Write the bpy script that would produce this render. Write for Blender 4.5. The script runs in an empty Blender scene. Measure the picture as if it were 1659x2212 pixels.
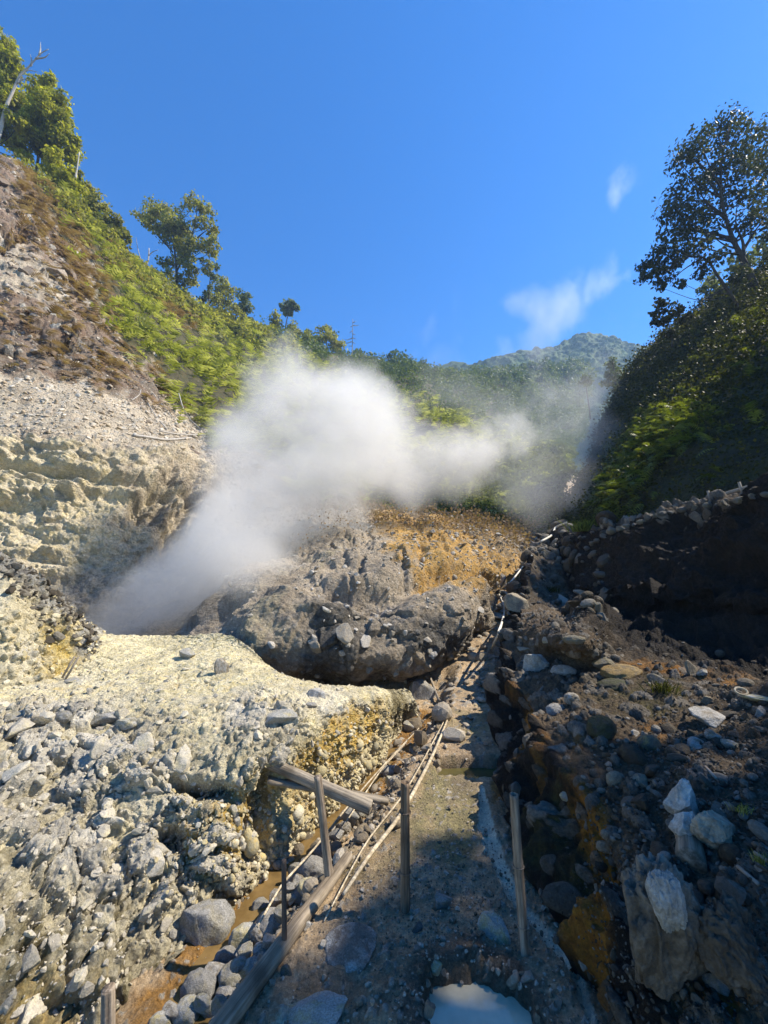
import bpy, math, random
import numpy as np
from mathutils import Vector, Matrix

# ------------------------------------------------------------------ camera, sky, sun, exposure
scene = bpy.context.scene
C = scene.collection
CAM = np.array([0.0, 0.0, 1.8])
PITCH = math.radians(8.0)
FD, CX, CY = 864.0, 829.5, 1106.0            # focal length and centre of the picture in its own units
cam_data = bpy.data.cameras.new("camera")
cam = bpy.data.objects.new("camera", cam_data)
C.objects.link(cam)
cam.location = CAM
cam.rotation_euler = (math.radians(90) + PITCH, 0, 0)
cam_data.sensor_fit = 'VERTICAL'
cam_data.sensor_height = 36.0
cam_data.lens = FD / 2212.0 * 36.0
cam_data.clip_start = 0.05
cam_data.clip_end = 3000
scene.camera = cam

SUN_AZ, SUN_EL = math.radians(82.0), math.radians(49.0)   # azimuth from +Y towards +X
SUN = np.array([math.sin(SUN_AZ) * math.cos(SUN_EL), math.cos(SUN_AZ) * math.cos(SUN_EL), math.sin(SUN_EL)])
world = bpy.data.worlds.new("World")
scene.world = world
world.use_nodes = True
wn, wl = world.node_tree.nodes, world.node_tree.links
sky = wn.new('ShaderNodeTexSky')
sky.sky_type = 'NISHITA'
sky.sun_disc = False
sky.sun_elevation = SUN_EL
sky.sun_rotation = SUN_AZ
sky.altitude = 1800
sky.air_density = 1.0
sky.dust_density = 0.15
sky.ozone_density = 1.6
hsv = wn.new('ShaderNodeHueSaturation')
hsv.inputs['Saturation'].default_value = 1.42
hsv.inputs['Hue'].default_value = 0.506
wl.new(sky.outputs[0], hsv.inputs['Color'])
wl.new(hsv.outputs[0], wn['Background'].inputs[0])
wn['Background'].inputs[1].default_value = 0.13
sl = bpy.data.lights.new("sun", 'SUN')
sl.energy = 4.6
sl.angle = math.radians(0.53)
sl.color = (1.0, 0.91, 0.77)
so = bpy.data.objects.new("sun", sl)
C.objects.link(so)
so.rotation_euler = Vector(SUN).to_track_quat('Z', 'Y').to_euler()
vs = scene.view_settings
vs.view_transform = 'Standard'
vs.look = 'None'
vs.exposure = 1.06
vs.gamma = 1.0
cy = scene.cycles
cy.use_denoising = True
cy.max_bounces = 8
cy.diffuse_bounces = 3
cy.glossy_bounces = 2
cy.transmission_bounces = 3
cy.transparent_max_bounces = 6
cy.volume_bounces = 5
cy.volume_step_rate = 1.0
cy.volume_max_steps = 256
cy.sample_clamp_indirect = 6.0

# ------------------------------------------------------------------ geometry of the view
cp, sp = math.cos(PITCH), math.sin(PITCH)

def ray(px, py):
    a = (np.asarray(px, float) - CX) / FD
    b = (CY - np.asarray(py, float)) / FD
    return np.stack([a, cp - b * sp + 0 * a, b * cp + sp + 0 * a], -1)

def W(px, py, Y):
    """World point on the sight line through (px, py) at the distance Y ahead."""
    r = ray(px, py)
    return CAM + r * (np.asarray(Y, float) / r[..., 1])[..., None]

def G(px, py, z=0.0):
    """World point on the sight line through (px, py) at height z."""
    r = ray(px, py)
    return CAM + r * ((np.asarray(z, float) - CAM[2]) / r[..., 2])[..., None]

def PIX(P):
    d = P - CAM
    zc = d[..., 1] * cp + d[..., 2] * sp
    yc = -d[..., 1] * sp + d[..., 2] * cp
    zc = np.maximum(zc, 0.05)
    return CX + FD * d[..., 0] / zc, CY - FD * yc / zc

def DEPTH(P):
    d = P - CAM
    return d[..., 1] * cp + d[..., 2] * sp

# ------------------------------------------------------------------ noise in numpy
def _h(ix, iy, iz, seed):
    n = (ix.astype(np.uint32) * np.uint32(374761393) + iy.astype(np.uint32) * np.uint32(668265263)
         + iz.astype(np.uint32) * np.uint32(2147483647) + np.uint32(seed) * np.uint32(1274126177))
    n = (n ^ (n >> np.uint32(13))) * np.uint32(1274126177)
    n = (n ^ (n >> np.uint32(15))) * np.uint32(2246822519)
    return n ^ (n >> np.uint32(16))

def h01(ix, iy, iz, seed):
    return _h(ix, iy, iz, seed).astype(np.float32) * np.float32(1 / 4294967296.0)

def vnoise(P, seed=0):
    P = np.asarray(P, np.float32)
    i = np.floor(P).astype(np.int64)
    f = P - i
    f = f * f * f * (f * (f * 6 - 15) + 10)
    out = 0
    for dx in (0, 1):
        wx = f[..., 0] if dx else 1 - f[..., 0]
        for dy in (0, 1):
            wy = f[..., 1] if dy else 1 - f[..., 1]
            for dz in (0, 1):
                wz = f[..., 2] if dz else 1 - f[..., 2]
                out = out + wx * wy * wz * h01(i[..., 0] + dx, i[..., 1] + dy, i[..., 2] + dz, seed)
    return out * 2 - 1

_ROT = np.array([[0.36, 0.48, -0.8], [-0.8, 0.6, 0.0], [0.48, 0.64, 0.6]])

def fbm(P, scale=1.0, octaves=4, gain=0.5, seed=0):
    P = np.asarray(P, float) * scale
    a, s, t = 1.0, 0.0, 0.0
    for k in range(octaves):
        s = s + a * vnoise(P, seed + k * 7)
        t += a
        a *= gain
        P = P @ _ROT.T * 2.03 + 3.1
    return s / t

def ridged(P, scale=1.0, octaves=4, seed=0):
    P = np.asarray(P, float) * scale
    a, s, t = 1.0, 0.0, 0.0
    for k in range(octaves):
        s = s + a * (1 - np.abs(vnoise(P, seed + k * 7)) * 1.6)
        t += a
        a *= 0.5
        P = P @ _ROT.T * 2.05 + 1.7
    return s / t

def worley(P, scale=1.0, seed=0, jitter=0.9):
    """F1, F2 and a random number per cell."""
    P = (np.asarray(P, np.float32) * np.float32(scale)).reshape(-1, 3)
    F1 = np.empty(len(P), np.float32); F2 = F1.copy(); ID = F1.copy()
    for a in range(0, len(P), 120000):
        p = P[a:a + 120000]
        i = np.floor(p).astype(np.int64)
        f1 = np.full(len(p), 9, np.float32); f2 = f1.copy(); idn = np.zeros(len(p), np.float32)
        for dx in (-1, 0, 1):
            for dy in (-1, 0, 1):
                for dz in (-1, 0, 1):
                    cx, cy_, cz = i[:, 0] + dx, i[:, 1] + dy, i[:, 2] + dz
                    h = _h(cx, cy_, cz, seed)
                    qx = cx + 0.5 + jitter * ((h & np.uint32(1023)).astype(np.float32) / 1023 - 0.5)
                    qy = cy_ + 0.5 + jitter * (((h >> np.uint32(10)) & np.uint32(1023)).astype(np.float32) / 1023 - 0.5)
                    qz = cz + 0.5 + jitter * (((h >> np.uint32(20)) & np.uint32(1023)).astype(np.float32) / 1023 - 0.5)
                    d = np.sqrt((p[:, 0] - qx) ** 2 + (p[:, 1] - qy) ** 2 + (p[:, 2] - qz) ** 2).astype(np.float32)
                    rnd = ((h * np.uint32(2654435761)) >> np.uint32(8)).astype(np.float32) / 16777216
                    m = d < f1
                    f2 = np.where(m, f1, np.minimum(f2, d))
                    idn = np.where(m, rnd, idn)
                    f1 = np.where(m, d, f1)
        F1[a:a + 120000], F2[a:a + 120000], ID[a:a + 120000] = f1, f2, idn
    return F1, F2, ID

def sstep(a, b, x):
    t = np.clip((x - a) / (b - a), 0, 1)
    return t * t * (3 - 2 * t)

def blob(X, Y, cx, cy_, rx, ry, rot=0.0, soft=0.5):
    c, s = math.cos(math.radians(rot)), math.sin(math.radians(rot))
    u = ((X - cx) * c + (Y - cy_) * s) / rx
    v = (-(X - cx) * s + (Y - cy_) * c) / ry
    return 1 - sstep(1 - soft, 1 + soft, np.sqrt(u * u + v * v))

def segdist(X, Y, pts):
    """Distance of every (X, Y) to a polyline, and the position along it."""
    best = np.full(X.shape, 1e9); par = np.zeros(X.shape)
    for k in range(len(pts) - 1):
        ax, ay = pts[k][0], pts[k][1]; bx, by = pts[k + 1][0], pts[k + 1][1]
        L = (bx - ax) ** 2 + (by - ay) ** 2 + 1e-12
        t = np.clip(((X - ax) * (bx - ax) + (Y - ay) * (by - ay)) / L, 0, 1)
        d = np.hypot(X - ax - t * (bx - ax), Y - ay - t * (by - ay))
        par = np.where(d < best, k + t, par)
        best = np.minimum(best, d)
    return best, par

# ------------------------------------------------------------------ objects
def tag(o, label=None, cat=None, group=None, kind=None):
    if label: o["label"] = label
    if cat: o["category"] = cat
    if group: o["group"] = group
    if kind: o["kind"] = kind
    return o

def empty(name, loc, label, cat, group=None):
    o = bpy.data.objects.new(name, None)
    C.objects.link(o)
    o.location = [float(v) for v in loc]
    o.empty_display_size = 0.2
    return tag(o, label, cat, group)

def build(name, V, F, mat, parent=None, smooth=True, attrs=None, loc=None):
    """Links ONE mesh object; F is an (n, 3) or (n, 4) array, or a list of such arrays."""
    V = np.asarray(V, np.float32).reshape(-1, 3)
    if loc is not None: V = V - np.asarray(loc, np.float32)
    Fs = F if isinstance(F, list) else [F]
    Fs = [np.asarray(f, np.int32) for f in Fs if len(f)]
    me = bpy.data.meshes.new(name)
    me.vertices.add(len(V)); me.vertices.foreach_set("co", V.ravel())
    nl = sum(f.size for f in Fs); npol = sum(len(f) for f in Fs)
    me.loops.add(nl); me.loops.foreach_set("vertex_index", np.concatenate([f.ravel() for f in Fs]))
    me.polygons.add(npol)
    tot = np.concatenate([np.full(len(f), f.shape[1], np.int32) for f in Fs])
    st = np.concatenate([[0], np.cumsum(tot)[:-1]]).astype(np.int32)
    me.polygons.foreach_set("loop_start", st)
    try: me.polygons.foreach_set("loop_total", tot)
    except Exception: pass
    me.polygons.foreach_set("use_smooth", np.full(npol, bool(smooth)))
    for k, a in (attrs or {}).items():
        a = np.asarray(a, np.float32)
        if a.ndim == 2:
            at = me.attributes.new(k, 'FLOAT_COLOR', 'POINT'); at.data.foreach_set("color", a.ravel())
        else:
            at = me.attributes.new(k, 'FLOAT', 'POINT'); at.data.foreach_set("value", a.ravel())
    me.update(calc_edges=True); me.validate()
    for mm in (mat if isinstance(mat, list) else [mat] if mat else []): me.materials.append(mm)
    o = bpy.data.objects.new(name, me)
    C.objects.link(o)
    if loc is not None and parent is None: o.location = [float(v) for v in loc]
    if parent is not None: o.parent = parent
    return o

def grid_faces(nv, nu):
    i = np.arange(nv * nu).reshape(nv, nu)
    return np.stack([i[:-1, :-1], i[:-1, 1:], i[1:, 1:], i[1:, :-1]], -1).reshape(-1, 4)

def cr(A, n, axis=0):
    """Catmull-Rom resampling along an axis."""
    A = np.moveaxis(np.asarray(A, float), axis, 0)
    m = len(A)
    t = np.linspace(0, m - 1, n)
    k = np.minimum(t.astype(int), m - 2); f = (t - k).reshape((-1,) + (1,) * (A.ndim - 1))
    E = np.concatenate([[2 * A[0] - A[1]], A, [2 * A[-1] - A[-2]]])
    p0, p1, p2, p3 = E[k], E[k + 1], E[k + 2], E[k + 3]
    # tension 0.35 keeps the surface from swinging
    m1, m2 = (p2 - p0) * 0.36, (p3 - p1) * 0.36
    f2, f3 = f * f, f * f * f
    R = (2 * f3 - 3 * f2 + 1) * p1 + (f3 - 2 * f2 + f) * m1 + (-2 * f3 + 3 * f2) * p2 + (f3 - f2) * m2
    return np.moveaxis(R, 0, axis)

def loft(rows, nv, nu):
    A = np.array(rows, float)
    return cr(cr(A, nu, 1), nv, 0)

def normals(P, flip=None):
    du = np.gradient(P, axis=1); dv = np.gradient(P, axis=0)
    N = np.cross(du, dv)
    N /= np.linalg.norm(N, axis=-1, keepdims=True) + 1e-9
    if flip is None:
        flip = np.mean(np.sum(N * (CAM - P), -1) > 0) < 0.5
    return -N if flip else N
# ------------------------------------------------------------------ materials
class NT:
    def __init__(self, name):
        self.m = bpy.data.materials.new(name)
        self.m.use_nodes = True
        self.t = self.m.node_tree
        self.n = self.t.nodes
        self.bsdf = self.n['Principled BSDF']
        self.out = self.n['Material Output']
        self.tc = self.n.new('ShaderNodeTexCoord').outputs['Object']
    def link(self, a, b): self.t.links.new(a, b)
    def put(self, sock, v):
        if isinstance(v, bpy.types.NodeSocket): self.link(v, sock)
        elif v is not None:
            if isinstance(v, (tuple, list)) and len(v) == 3 and sock.type == 'RGBA': v = (*v, 1)
            sock.default_value = v
    def noise(self, scale, detail=4, rough=0.55, vec=None, dist=0.0):
        n = self.n.new('ShaderNodeTexNoise')
        self.put(n.inputs['Vector'], vec or self.tc)
        n.inputs['Scale'].default_value = scale; n.inputs['Detail'].default_value = detail
        n.inputs['Roughness'].default_value = rough; n.inputs['Distortion'].default_value = dist
        return n.outputs['Fac']
    def voro(self, scale, feature='F1', vec=None, out='Distance', rnd=1.0):
        n = self.n.new('ShaderNodeTexVoronoi'); n.feature = feature
        self.put(n.inputs['Vector'], vec or self.tc)
        n.inputs['Scale'].default_value = scale; n.inputs['Randomness'].default_value = rnd
        return n.outputs[out]
    def scale(self, s, vec=None, rot=(0, 0, 0)):
        n = self.n.new('ShaderNodeMapping')
        self.put(n.inputs['Vector'], vec or self.tc)
        n.inputs['Scale'].default_value = s; n.inputs['Rotation'].default_value = rot
        return n.outputs[0]
    def rng(self, v, a, b, c=0.0, d=1.0, smooth=False):
        n = self.n.new('ShaderNodeMapRange')
        if smooth: n.interpolation_type = 'SMOOTHSTEP'
        self.put(n.inputs[0], v)
        for k, x in enumerate((a, b, c, d)): self.put(n.inputs[k + 1], x)
        return n.outputs[0]
    def math(self, op, a, b=None, clamp=False):
        n = self.n.new('ShaderNodeMath'); n.operation = op; n.use_clamp = clamp
        self.put(n.inputs[0], a)
        if b is not None: self.put(n.inputs[1], b)
        return n.outputs[0]
    def mix(self, f, a, b, mode='MIX'):
        n = self.n.new('ShaderNodeMix'); n.data_type = 'RGBA'; n.blend_type = mode
        self.put(n.inputs[0], f); self.put(n.inputs[6], a); self.put(n.inputs[7], b)
        return n.outputs[2]
    def attr(self, name):
        n = self.n.new('ShaderNodeAttribute'); n.attribute_name = name
        return n
    def rgb(self, name):
        a = self.attr(name)
        s = self.n.new('ShaderNodeSeparateColor')
        self.link(a.outputs['Color'], s.inputs[0])
        return s.outputs[0], s.outputs[1], s.outputs[2], a.outputs['Alpha']
    def bump(self, h, strength=0.5, dist=0.05, prev=None):
        n = self.n.new('ShaderNodeBump')
        n.inputs['Strength'].default_value = strength; n.inputs['Distance'].default_value = dist
        self.put(n.inputs['Height'], h)
        if prev is not None: self.link(prev, n.inputs['Normal'])
        return n.outputs[0]
    def done(self, col=None, rough=0.85, normal=None, spec=0.25):
        b = self.bsdf
        self.put(b.inputs['Base Color'], col)
        self.put(b.inputs['Roughness'], rough)
        b.inputs['Specular IOR Level'].default_value = spec
        if normal is not None: self.link(normal, b.inputs['Normal'])
        return self.m

def terrain_mat(name, base, layers, s=1.0, bump=0.6, streak=False, cells=None, rough=0.9, edge=0.22, wet=False):
    """base: three colours mixed by noise; layers: (channel 0-3 of the zone attribute, colour a, colour b, noise scale);
    s: size of the grain in metres; cells: (colour a, colour b) of the stones marked by the attribute 'stone'."""
    t = NT(name)
    n1 = t.noise(1.3 / s, 8, 0.65)
    n2 = t.noise(7.0 / s, 6, 0.7)
    c = t.mix(t.rng(n1, 0.35, 0.65), base[0], base[1])
    c = t.mix(t.rng(n2, 0.48, 0.68), c, base[2])
    z = t.rgb('zone')
    for ch, ca, cb, sc in layers:
        nz = t.noise(sc, 6, 0.68, vec=t.scale((1, 1, 0.3)) if streak else None)
        f = t.rng(t.math('ADD', z[ch], t.math('MULTIPLY', t.math('SUBTRACT', nz, 0.5), 1.5)), 0.5 - edge, 0.5 + edge)
        f = t.math('MULTIPLY', f, t.rng(z[ch], 0.0, 0.12))
        cc = t.mix(t.rng(t.noise(sc * 5.3, 5, 0.7), 0.36, 0.62), ca, cb)
        c = t.mix(f, c, cc)
    if cells:
        st = t.attr('stone').outputs['Fac']; ce = t.attr('cell').outputs['Fac']
        cc = t.mix(ce, cells[0], cells[1])
        cc = t.mix(t.rng(t.noise(14.0 / s, 6, 0.75), 0.46, 0.7, 0, 0.55), cc, base[0])
        c = t.mix(t.rng(st, 0.25, 0.65), c, cc)
    fine = t.noise(40.0 / s, 5, 0.75)
    v = t.math('MULTIPLY', t.rng(fine, 0.3, 0.7, 0.74, 1.34), t.rng(t.noise(11.0 / s, 7, 0.78), .32, .66, .74, 1.30))
    c = t.mix(1.0, c, t.mix(v, (0, 0, 0), (1, 1, 1)) if False else v, 'MULTIPLY')
    big = t.rng(t.noise(.55 / s, 5, .62, dist=1.2), .36, .64, .76, 1.18)
    c = t.mix(1.0, c, big, 'MULTIPLY')
    h1 = t.bump(t.noise(5.0 / s, 10, 0.76), min(1, bump * 1.3), 0.14 * s)
    vv = t.voro(18.0 / s)
    nrm = t.bump(t.math('ADD', vv, t.noise(46.0 / s, 4, 0.8)), min(1, bump * 1.2), 0.03 * s, h1)
    r = t.rng(z[2], 0.3, 0.9, rough, 0.55) if wet else rough
    return t.done(c, r, nrm, 0.3)

def leaf_mat(name, cols, back=0.45, rough=0.5, bias=0.0):
    """Leaves: colour by the per-leaf attribute 'rnd', with light coming through from behind."""
    t = NT(name)
    r = t.attr('rnd').outputs['Fac']
    c = t.mix(t.rng(r, 0.0, 0.55), cols[0], cols[1])
    c = t.mix(t.rng(r, 0.55, 1.0), c, cols[2])
    d = t.bsdf
    t.put(d.inputs['Base Color'], c); d.inputs['Roughness'].default_value = rough
    d.inputs['Specular IOR Level'].default_value = 0.15
    tr = t.n.new('ShaderNodeBsdfTranslucent')
    t.link(t.mix(1.0, c, (1.25, 1.3, 0.55), 'MULTIPLY'), tr.inputs[0])
    mx = t.n.new('ShaderNodeMixShader'); mx.inputs[0].default_value = back
    t.link(d.outputs[0], mx.inputs[1]); t.link(tr.outputs[0], mx.inputs[2])
    t.link(mx.outputs[0], t.out.inputs[0])
    return t.m

def bark_mat(name, a, b, scale=6.0):
    t = NT(name)
    v = t.scale((1, 1, 0.18))
    n = t.noise(scale * 3, 6, 0.7, vec=v)
    c = t.mix(t.rng(n, 0.35, 0.65), a, b)
    return t.done(c, 0.9, t.bump(n, 0.6, 0.03))

def wood_mat(name, a, b, c3, axis=0, scale=30.0):
    t = NT(name)
    s = [1.0, 1.0, 1.0]; s[axis] = 0.05
    v = t.scale(tuple(s))
    n = t.noise(scale, 7, 0.65, vec=v); n2 = t.noise(scale * 0.22, 3, 0.5)
    c = t.mix(t.rng(n, 0.38, 0.62), a, b)
    c = t.mix(t.rng(n2, 0.5, 0.72, 0, 0.8), c, c3)
    c = t.mix(1.0, c, t.rng(t.noise(scale * 2.2, 4, .7, vec=v), .35, .65, .55, 1.35), 'MULTIPLY')
    return t.done(c, 0.85, t.bump(n, 1.0, 0.014), 0.25)

def stone_mat(name, a, b, stain, amount=0.5, scale=9.0, rough=0.85):
    t = NT(name)
    oi = t.n.new('ShaderNodeObjectInfo').outputs['Random']
    vec = t.n.new('ShaderNodeVectorMath'); vec.operation = 'ADD'
    t.link(t.tc, vec.inputs[0]); 
    cmb = t.n.new('ShaderNodeCombineXYZ')
    t.link(t.math('MULTIPLY', oi, 37.0), cmb.inputs[0]); t.link(cmb.outputs[0], vec.inputs[1])
    v = vec.outputs[0]
    n = t.noise(scale * 0.35, 7, 0.68, vec=v); n2 = t.noise(scale * 2.4, 6, 0.75, vec=v)
    c = t.mix(t.rng(n, 0.35, 0.65), a, b)
    c = t.mix(t.rng(t.math('ADD', t.noise(scale * 0.22, 6, 0.65, vec=v), t.math('MULTIPLY', oi, 0.16)), 0.62 - 0.25 * amount, 0.78 - 0.2 * amount), c, stain)
    c = t.mix(1.0, c, t.rng(n2, 0.32, 0.68, 0.5, 1.4), 'MULTIPLY')
    c = t.mix(1.0, c, t.rng(oi, 0, 1, 0.8, 1.18), 'MULTIPLY')
    nb = t.bump(n2, 0.55, 0.02, t.bump(n, 0.6, 0.08))
    return t.done(c, rough, nb, 0.3)
# ------------------------------------------------------------------ the setting: ground, banks, cliffs, hills
SURF = {}        # name -> (positions, normals, PX, PY): used to scatter stones and plants on the ground

def wobble(P, PX, PY, s, amp, seed=5):
    n1 = fbm(P, s, 4, 0.6, seed); n2 = fbm(P, s, 4, 0.6, seed + 40)
    return PX + n1 * amp, PY + n2 * amp

def surf(name, P, N, zone, mat, stone=None, cell=None, kind='structure'):
    nv, nu = P.shape[:2]
    at = {'zone': np.clip(zone, 0, 1).reshape(-1, 4)}
    if stone is not None:
        at['stone'] = np.clip(stone, 0, 1).reshape(-1); at['cell'] = np.asarray(cell).reshape(-1)
    o = build(name, P, grid_faces(nv, nu), mat, attrs=at)
    o["kind"] = kind
    PX, PY = PIX(P)
    SURF[name] = (P, normals(P), PX, PY)
    return o

def zeros(P): return np.zeros(P.shape[:2] + (4,))

def blocks(P, scale, seed, keep=0.0, crack=0.16):
    """Flat-topped blocks with cracks between them: height 0..1, random per block, 1 on the block."""
    F1, F2, I = worley(P, scale, seed)
    sh = P.shape[:-1]
    F1, F2, I = F1.reshape(sh), F2.reshape(sh), I.reshape(sh)
    on = (I >= keep) * 1.0
    h = sstep(0.0, crack, F2 - F1) * (0.45 + 0.55 * ((I * 7.31) % 1)) * on
    return h, (I * 13.7) % 1, sstep(0.0, crack * 0.8, F2 - F1) * on

def cobbles(P, scale, seed, keep=0.3, r0=0.25, r1=0.55):
    """Rounded stones half sunk in the ground."""
    F1, F2, I = worley(P, scale, seed, 0.8)
    sh = P.shape[:-1]
    F1, I = F1.reshape(sh), I.reshape(sh)
    r = (r0 + (r1 - r0) * ((I * 9.13) % 1)) * (I > keep)
    h = np.sqrt(np.maximum(r * r - F1 * F1, 0))
    return h / r1, (I * 13.7) % 1, sstep(0.0, 0.12, h)

# ---- ground: the path, the stream bed and the gully floor
STREAM = np.array([G(a, b, -0.27)[:2] for a, b in
                   ((150, 2600), (330, 2300), (440, 2110), (520, 2000), (600, 1890), (655, 1800), (745, 1730), (800, 1670), (850, 1605), (905, 1555))])
RUNNEL = np.array([G(a, b, 0)[:2] for a, b in
                   ((1040, 1700), (1046, 1745), (1052, 1795), (1068, 1840), (1087, 1880), (1106, 1920), (1134, 1962), (1168, 1998), (1206, 2042), (1248, 2110), (1280, 2220))])
LOGLINE = np.array([G(a, b, 0)[:2] for a, b in ((380, 2400), (480, 2212), (560, 2095), (640, 1985), (740, 1862), (800, 1790), (850, 1720), (900, 1640), (950, 1570), (985, 1500), (1000, 1440))])
POOL = G(1040, 2222, 0)
prof = np.array([(-3, -.3), (0, -.02), (2, 0), (4.5, 0), (6, .08), (7, .17), (8, .36), (9.5, .72), (12, 1.23), (15, 1.8), (24, 3.95), (30, 5.4), (60, 11.5), (130, 32), (200, 50)])

def path_point(px, py):
    return G(px, py, 0)

def floor_z(X, Y):
    z = np.interp(Y, prof[:, 0], prof[:, 1])
    # left of the log line everything drops to the stream
    xl = np.interp(Y, LOGLINE[:, 1], LOGLINE[:, 0])
    drop = sstep(0.0, 0.30, xl - X) * 0.30 * (1 - sstep(6.2, 7.6, Y))
    z = z - drop
    ds, _ = segdist(X, Y, STREAM)
    z = z - 0.05 * (1 - sstep(0.02, 0.22, ds))
    return z

nv, nu = 900, 620
vv = np.exp(np.linspace(math.log(1.05), math.log(150), nv)) - 0.6
uu = np.linspace(-1.7, 1.35, nu)
Yg = np.repeat(vv[:, None], nu, 1)
Xg = uu[None, :] * (Yg * 0.9 + 0.75)
Zg = floor_z(Xg, Yg)
P = np.stack([Xg, Yg, Zg], -1)
PX, PY = PIX(P)
wx, wy = wobble(P, PX, PY, 3.0, 26)
zone = zeros(P)
dr, pr = segdist(Xg, Yg, RUNNEL)
dr = dr + 0.02 * fbm(P, 9, 3, .6, 8)
runw = np.interp(pr, [0, 1.0, 3, 6, 8, 10], [.022, .052, .060, .044, .036, .024])
pu = np.abs(Xg + .09 * fbm(P, 7, 4, .65, 2) - POOL[0] + .10 * (Yg - POOL[1])) / .225; pw = np.abs(Yg + .07 * fbm(P, 7, 4, .65, 3) - POOL[1] + .06) / .30
pool = 1 - sstep(.9, 1.1, (pu ** 3.5 + pw ** 3.5) ** (1 / 3.5))
pitX, pitY = G(1022, 1655, 0)[:2]
pit = sstep(.36, .27, np.abs(Xg - pitX + .05 * fbm(P, 5, 3, .6, 12))) * sstep(.2, .13, np.abs(Yg - pitY + .05 * fbm(P, 5, 3, .6, 13)))
ds, _ = segdist(Xg, Yg, STREAM)
bed = 1 - sstep(.12, .42, ds + .05 * fbm(P, 5, 3, .6, 30))
rough_c = sstep(5.0, 7.5, Yg) * .7 + .3
h1, c1, s1 = cobbles(P * [1, 1, 1], 9.0, 11, 0.45, .2, .5)
h2, c2, s2 = cobbles(P, 24.0, 12, 0.35, .2, .5)
h3, c3, s3 = cobbles(P, 55.0, 13, 0.25, .2, .5)
gul = sstep(4.6, 6.0, Yg)
smooth_top = blob(wx, wy, 960, 1770, 90, 130, 0, .5)
d = .035 * fbm(P, 1.6, 5, .55, 1) + .012 * fbm(P, 9, 4, .6, 4)
d += (.05 * h1 * (gul * .9 + .22) + .028 * h2 * (1 - .5 * smooth_top) + .010 * h3 + .010 * fbm(P, 30, 3, .7, 14)) * (1 - pool) * (1 - sstep(.0, .03, runw - dr))
d += gul * .04 * fbm(P, 2.2, 4, .6, 6)
far = sstep(7, 9.5, Yg)
d += far * (.22 * ridged(P * [1, 1, .5], .7, 5, 9) - .1)
d -= pool * .12 + pit * .26 * (1 - gul * .2) + .03 * sstep(0.0, .03, runw - dr)
d += .05 * (blob(Xg, Yg, POOL[0], POOL[1], .42, .38, 0, .3) - pool) * (fbm(P, 6, 3, .6, 77) * .6 + .5)
P = P + np.stack([0 * d, 0 * d, d], -1)
zone[..., 0] = np.maximum(.72 * smooth_top, .5 * blob(wx, wy, 1010, 1560, 70, 45, 0, .6)) + .25 * blob(wx, wy, 690, 2180, 120, 60, 0, .6)
zone[..., 0] = np.maximum(zone[..., 0], .45 * blob(wx, wy, 830, 1830, 100, 140, 40, .6))
zone[..., 1] = np.maximum(.85 * bed * sstep(-.12, -.2, Zg), .8 * blob(wx, wy, 1075, 1690, 16, 50, 0, .6))
zone[..., 1] = np.maximum(zone[..., 1], .75 * blob(wx, wy, 1080, 1290, 60, 70, 0, .6))
zone[..., 2] = np.maximum(.55 * blob(wx, wy, 1000, 1690, 40, 60, 0, .6), (.36) * sstep(1900, 2050, wy) * blob(wx, wy, 930, 2100, 330, 220, 0, .5))
zone[..., 2] = np.maximum(zone[..., 2], np.maximum(.8 * pit, .95 * blob(Xg, Yg, POOL[0], POOL[1], .33, .40, 0, .25)))
zone[..., 3] = np.maximum(sstep(-.015, .02, runw - dr) * .95, .55 * blob(wx, wy, 660, 2200, 90, 45, 0, .5))
ground_mat = terrain_mat("path_earth", ((.32, .228, .132), (.44, .325, .20), (.56, .43, .28)),
    [(0, (.31, .26, .12), (.20, .17, .09), 5.0), (1, (.36, .19, .05), (.22, .12, .035), 6.0),
     (2, (.13, .098, .062), (.20, .155, .102), 5.0), (3, (.80, .78, .60), (.62, .60, .44), 16.0)],
    s=.3, bump=.8, cells=((.20, .175, .14), (.46, .42, .35)), wet=True)
stone = np.maximum(s1 * (gul * .9 + .1), s2 * .8) * (1 - pool) * (1 - sstep(0., .03, runw - dr))
surf('ground', P, None, zone, ground_mat, stone, np.where(s1 > .3, c1, c2))
GROUND_P = P

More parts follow.
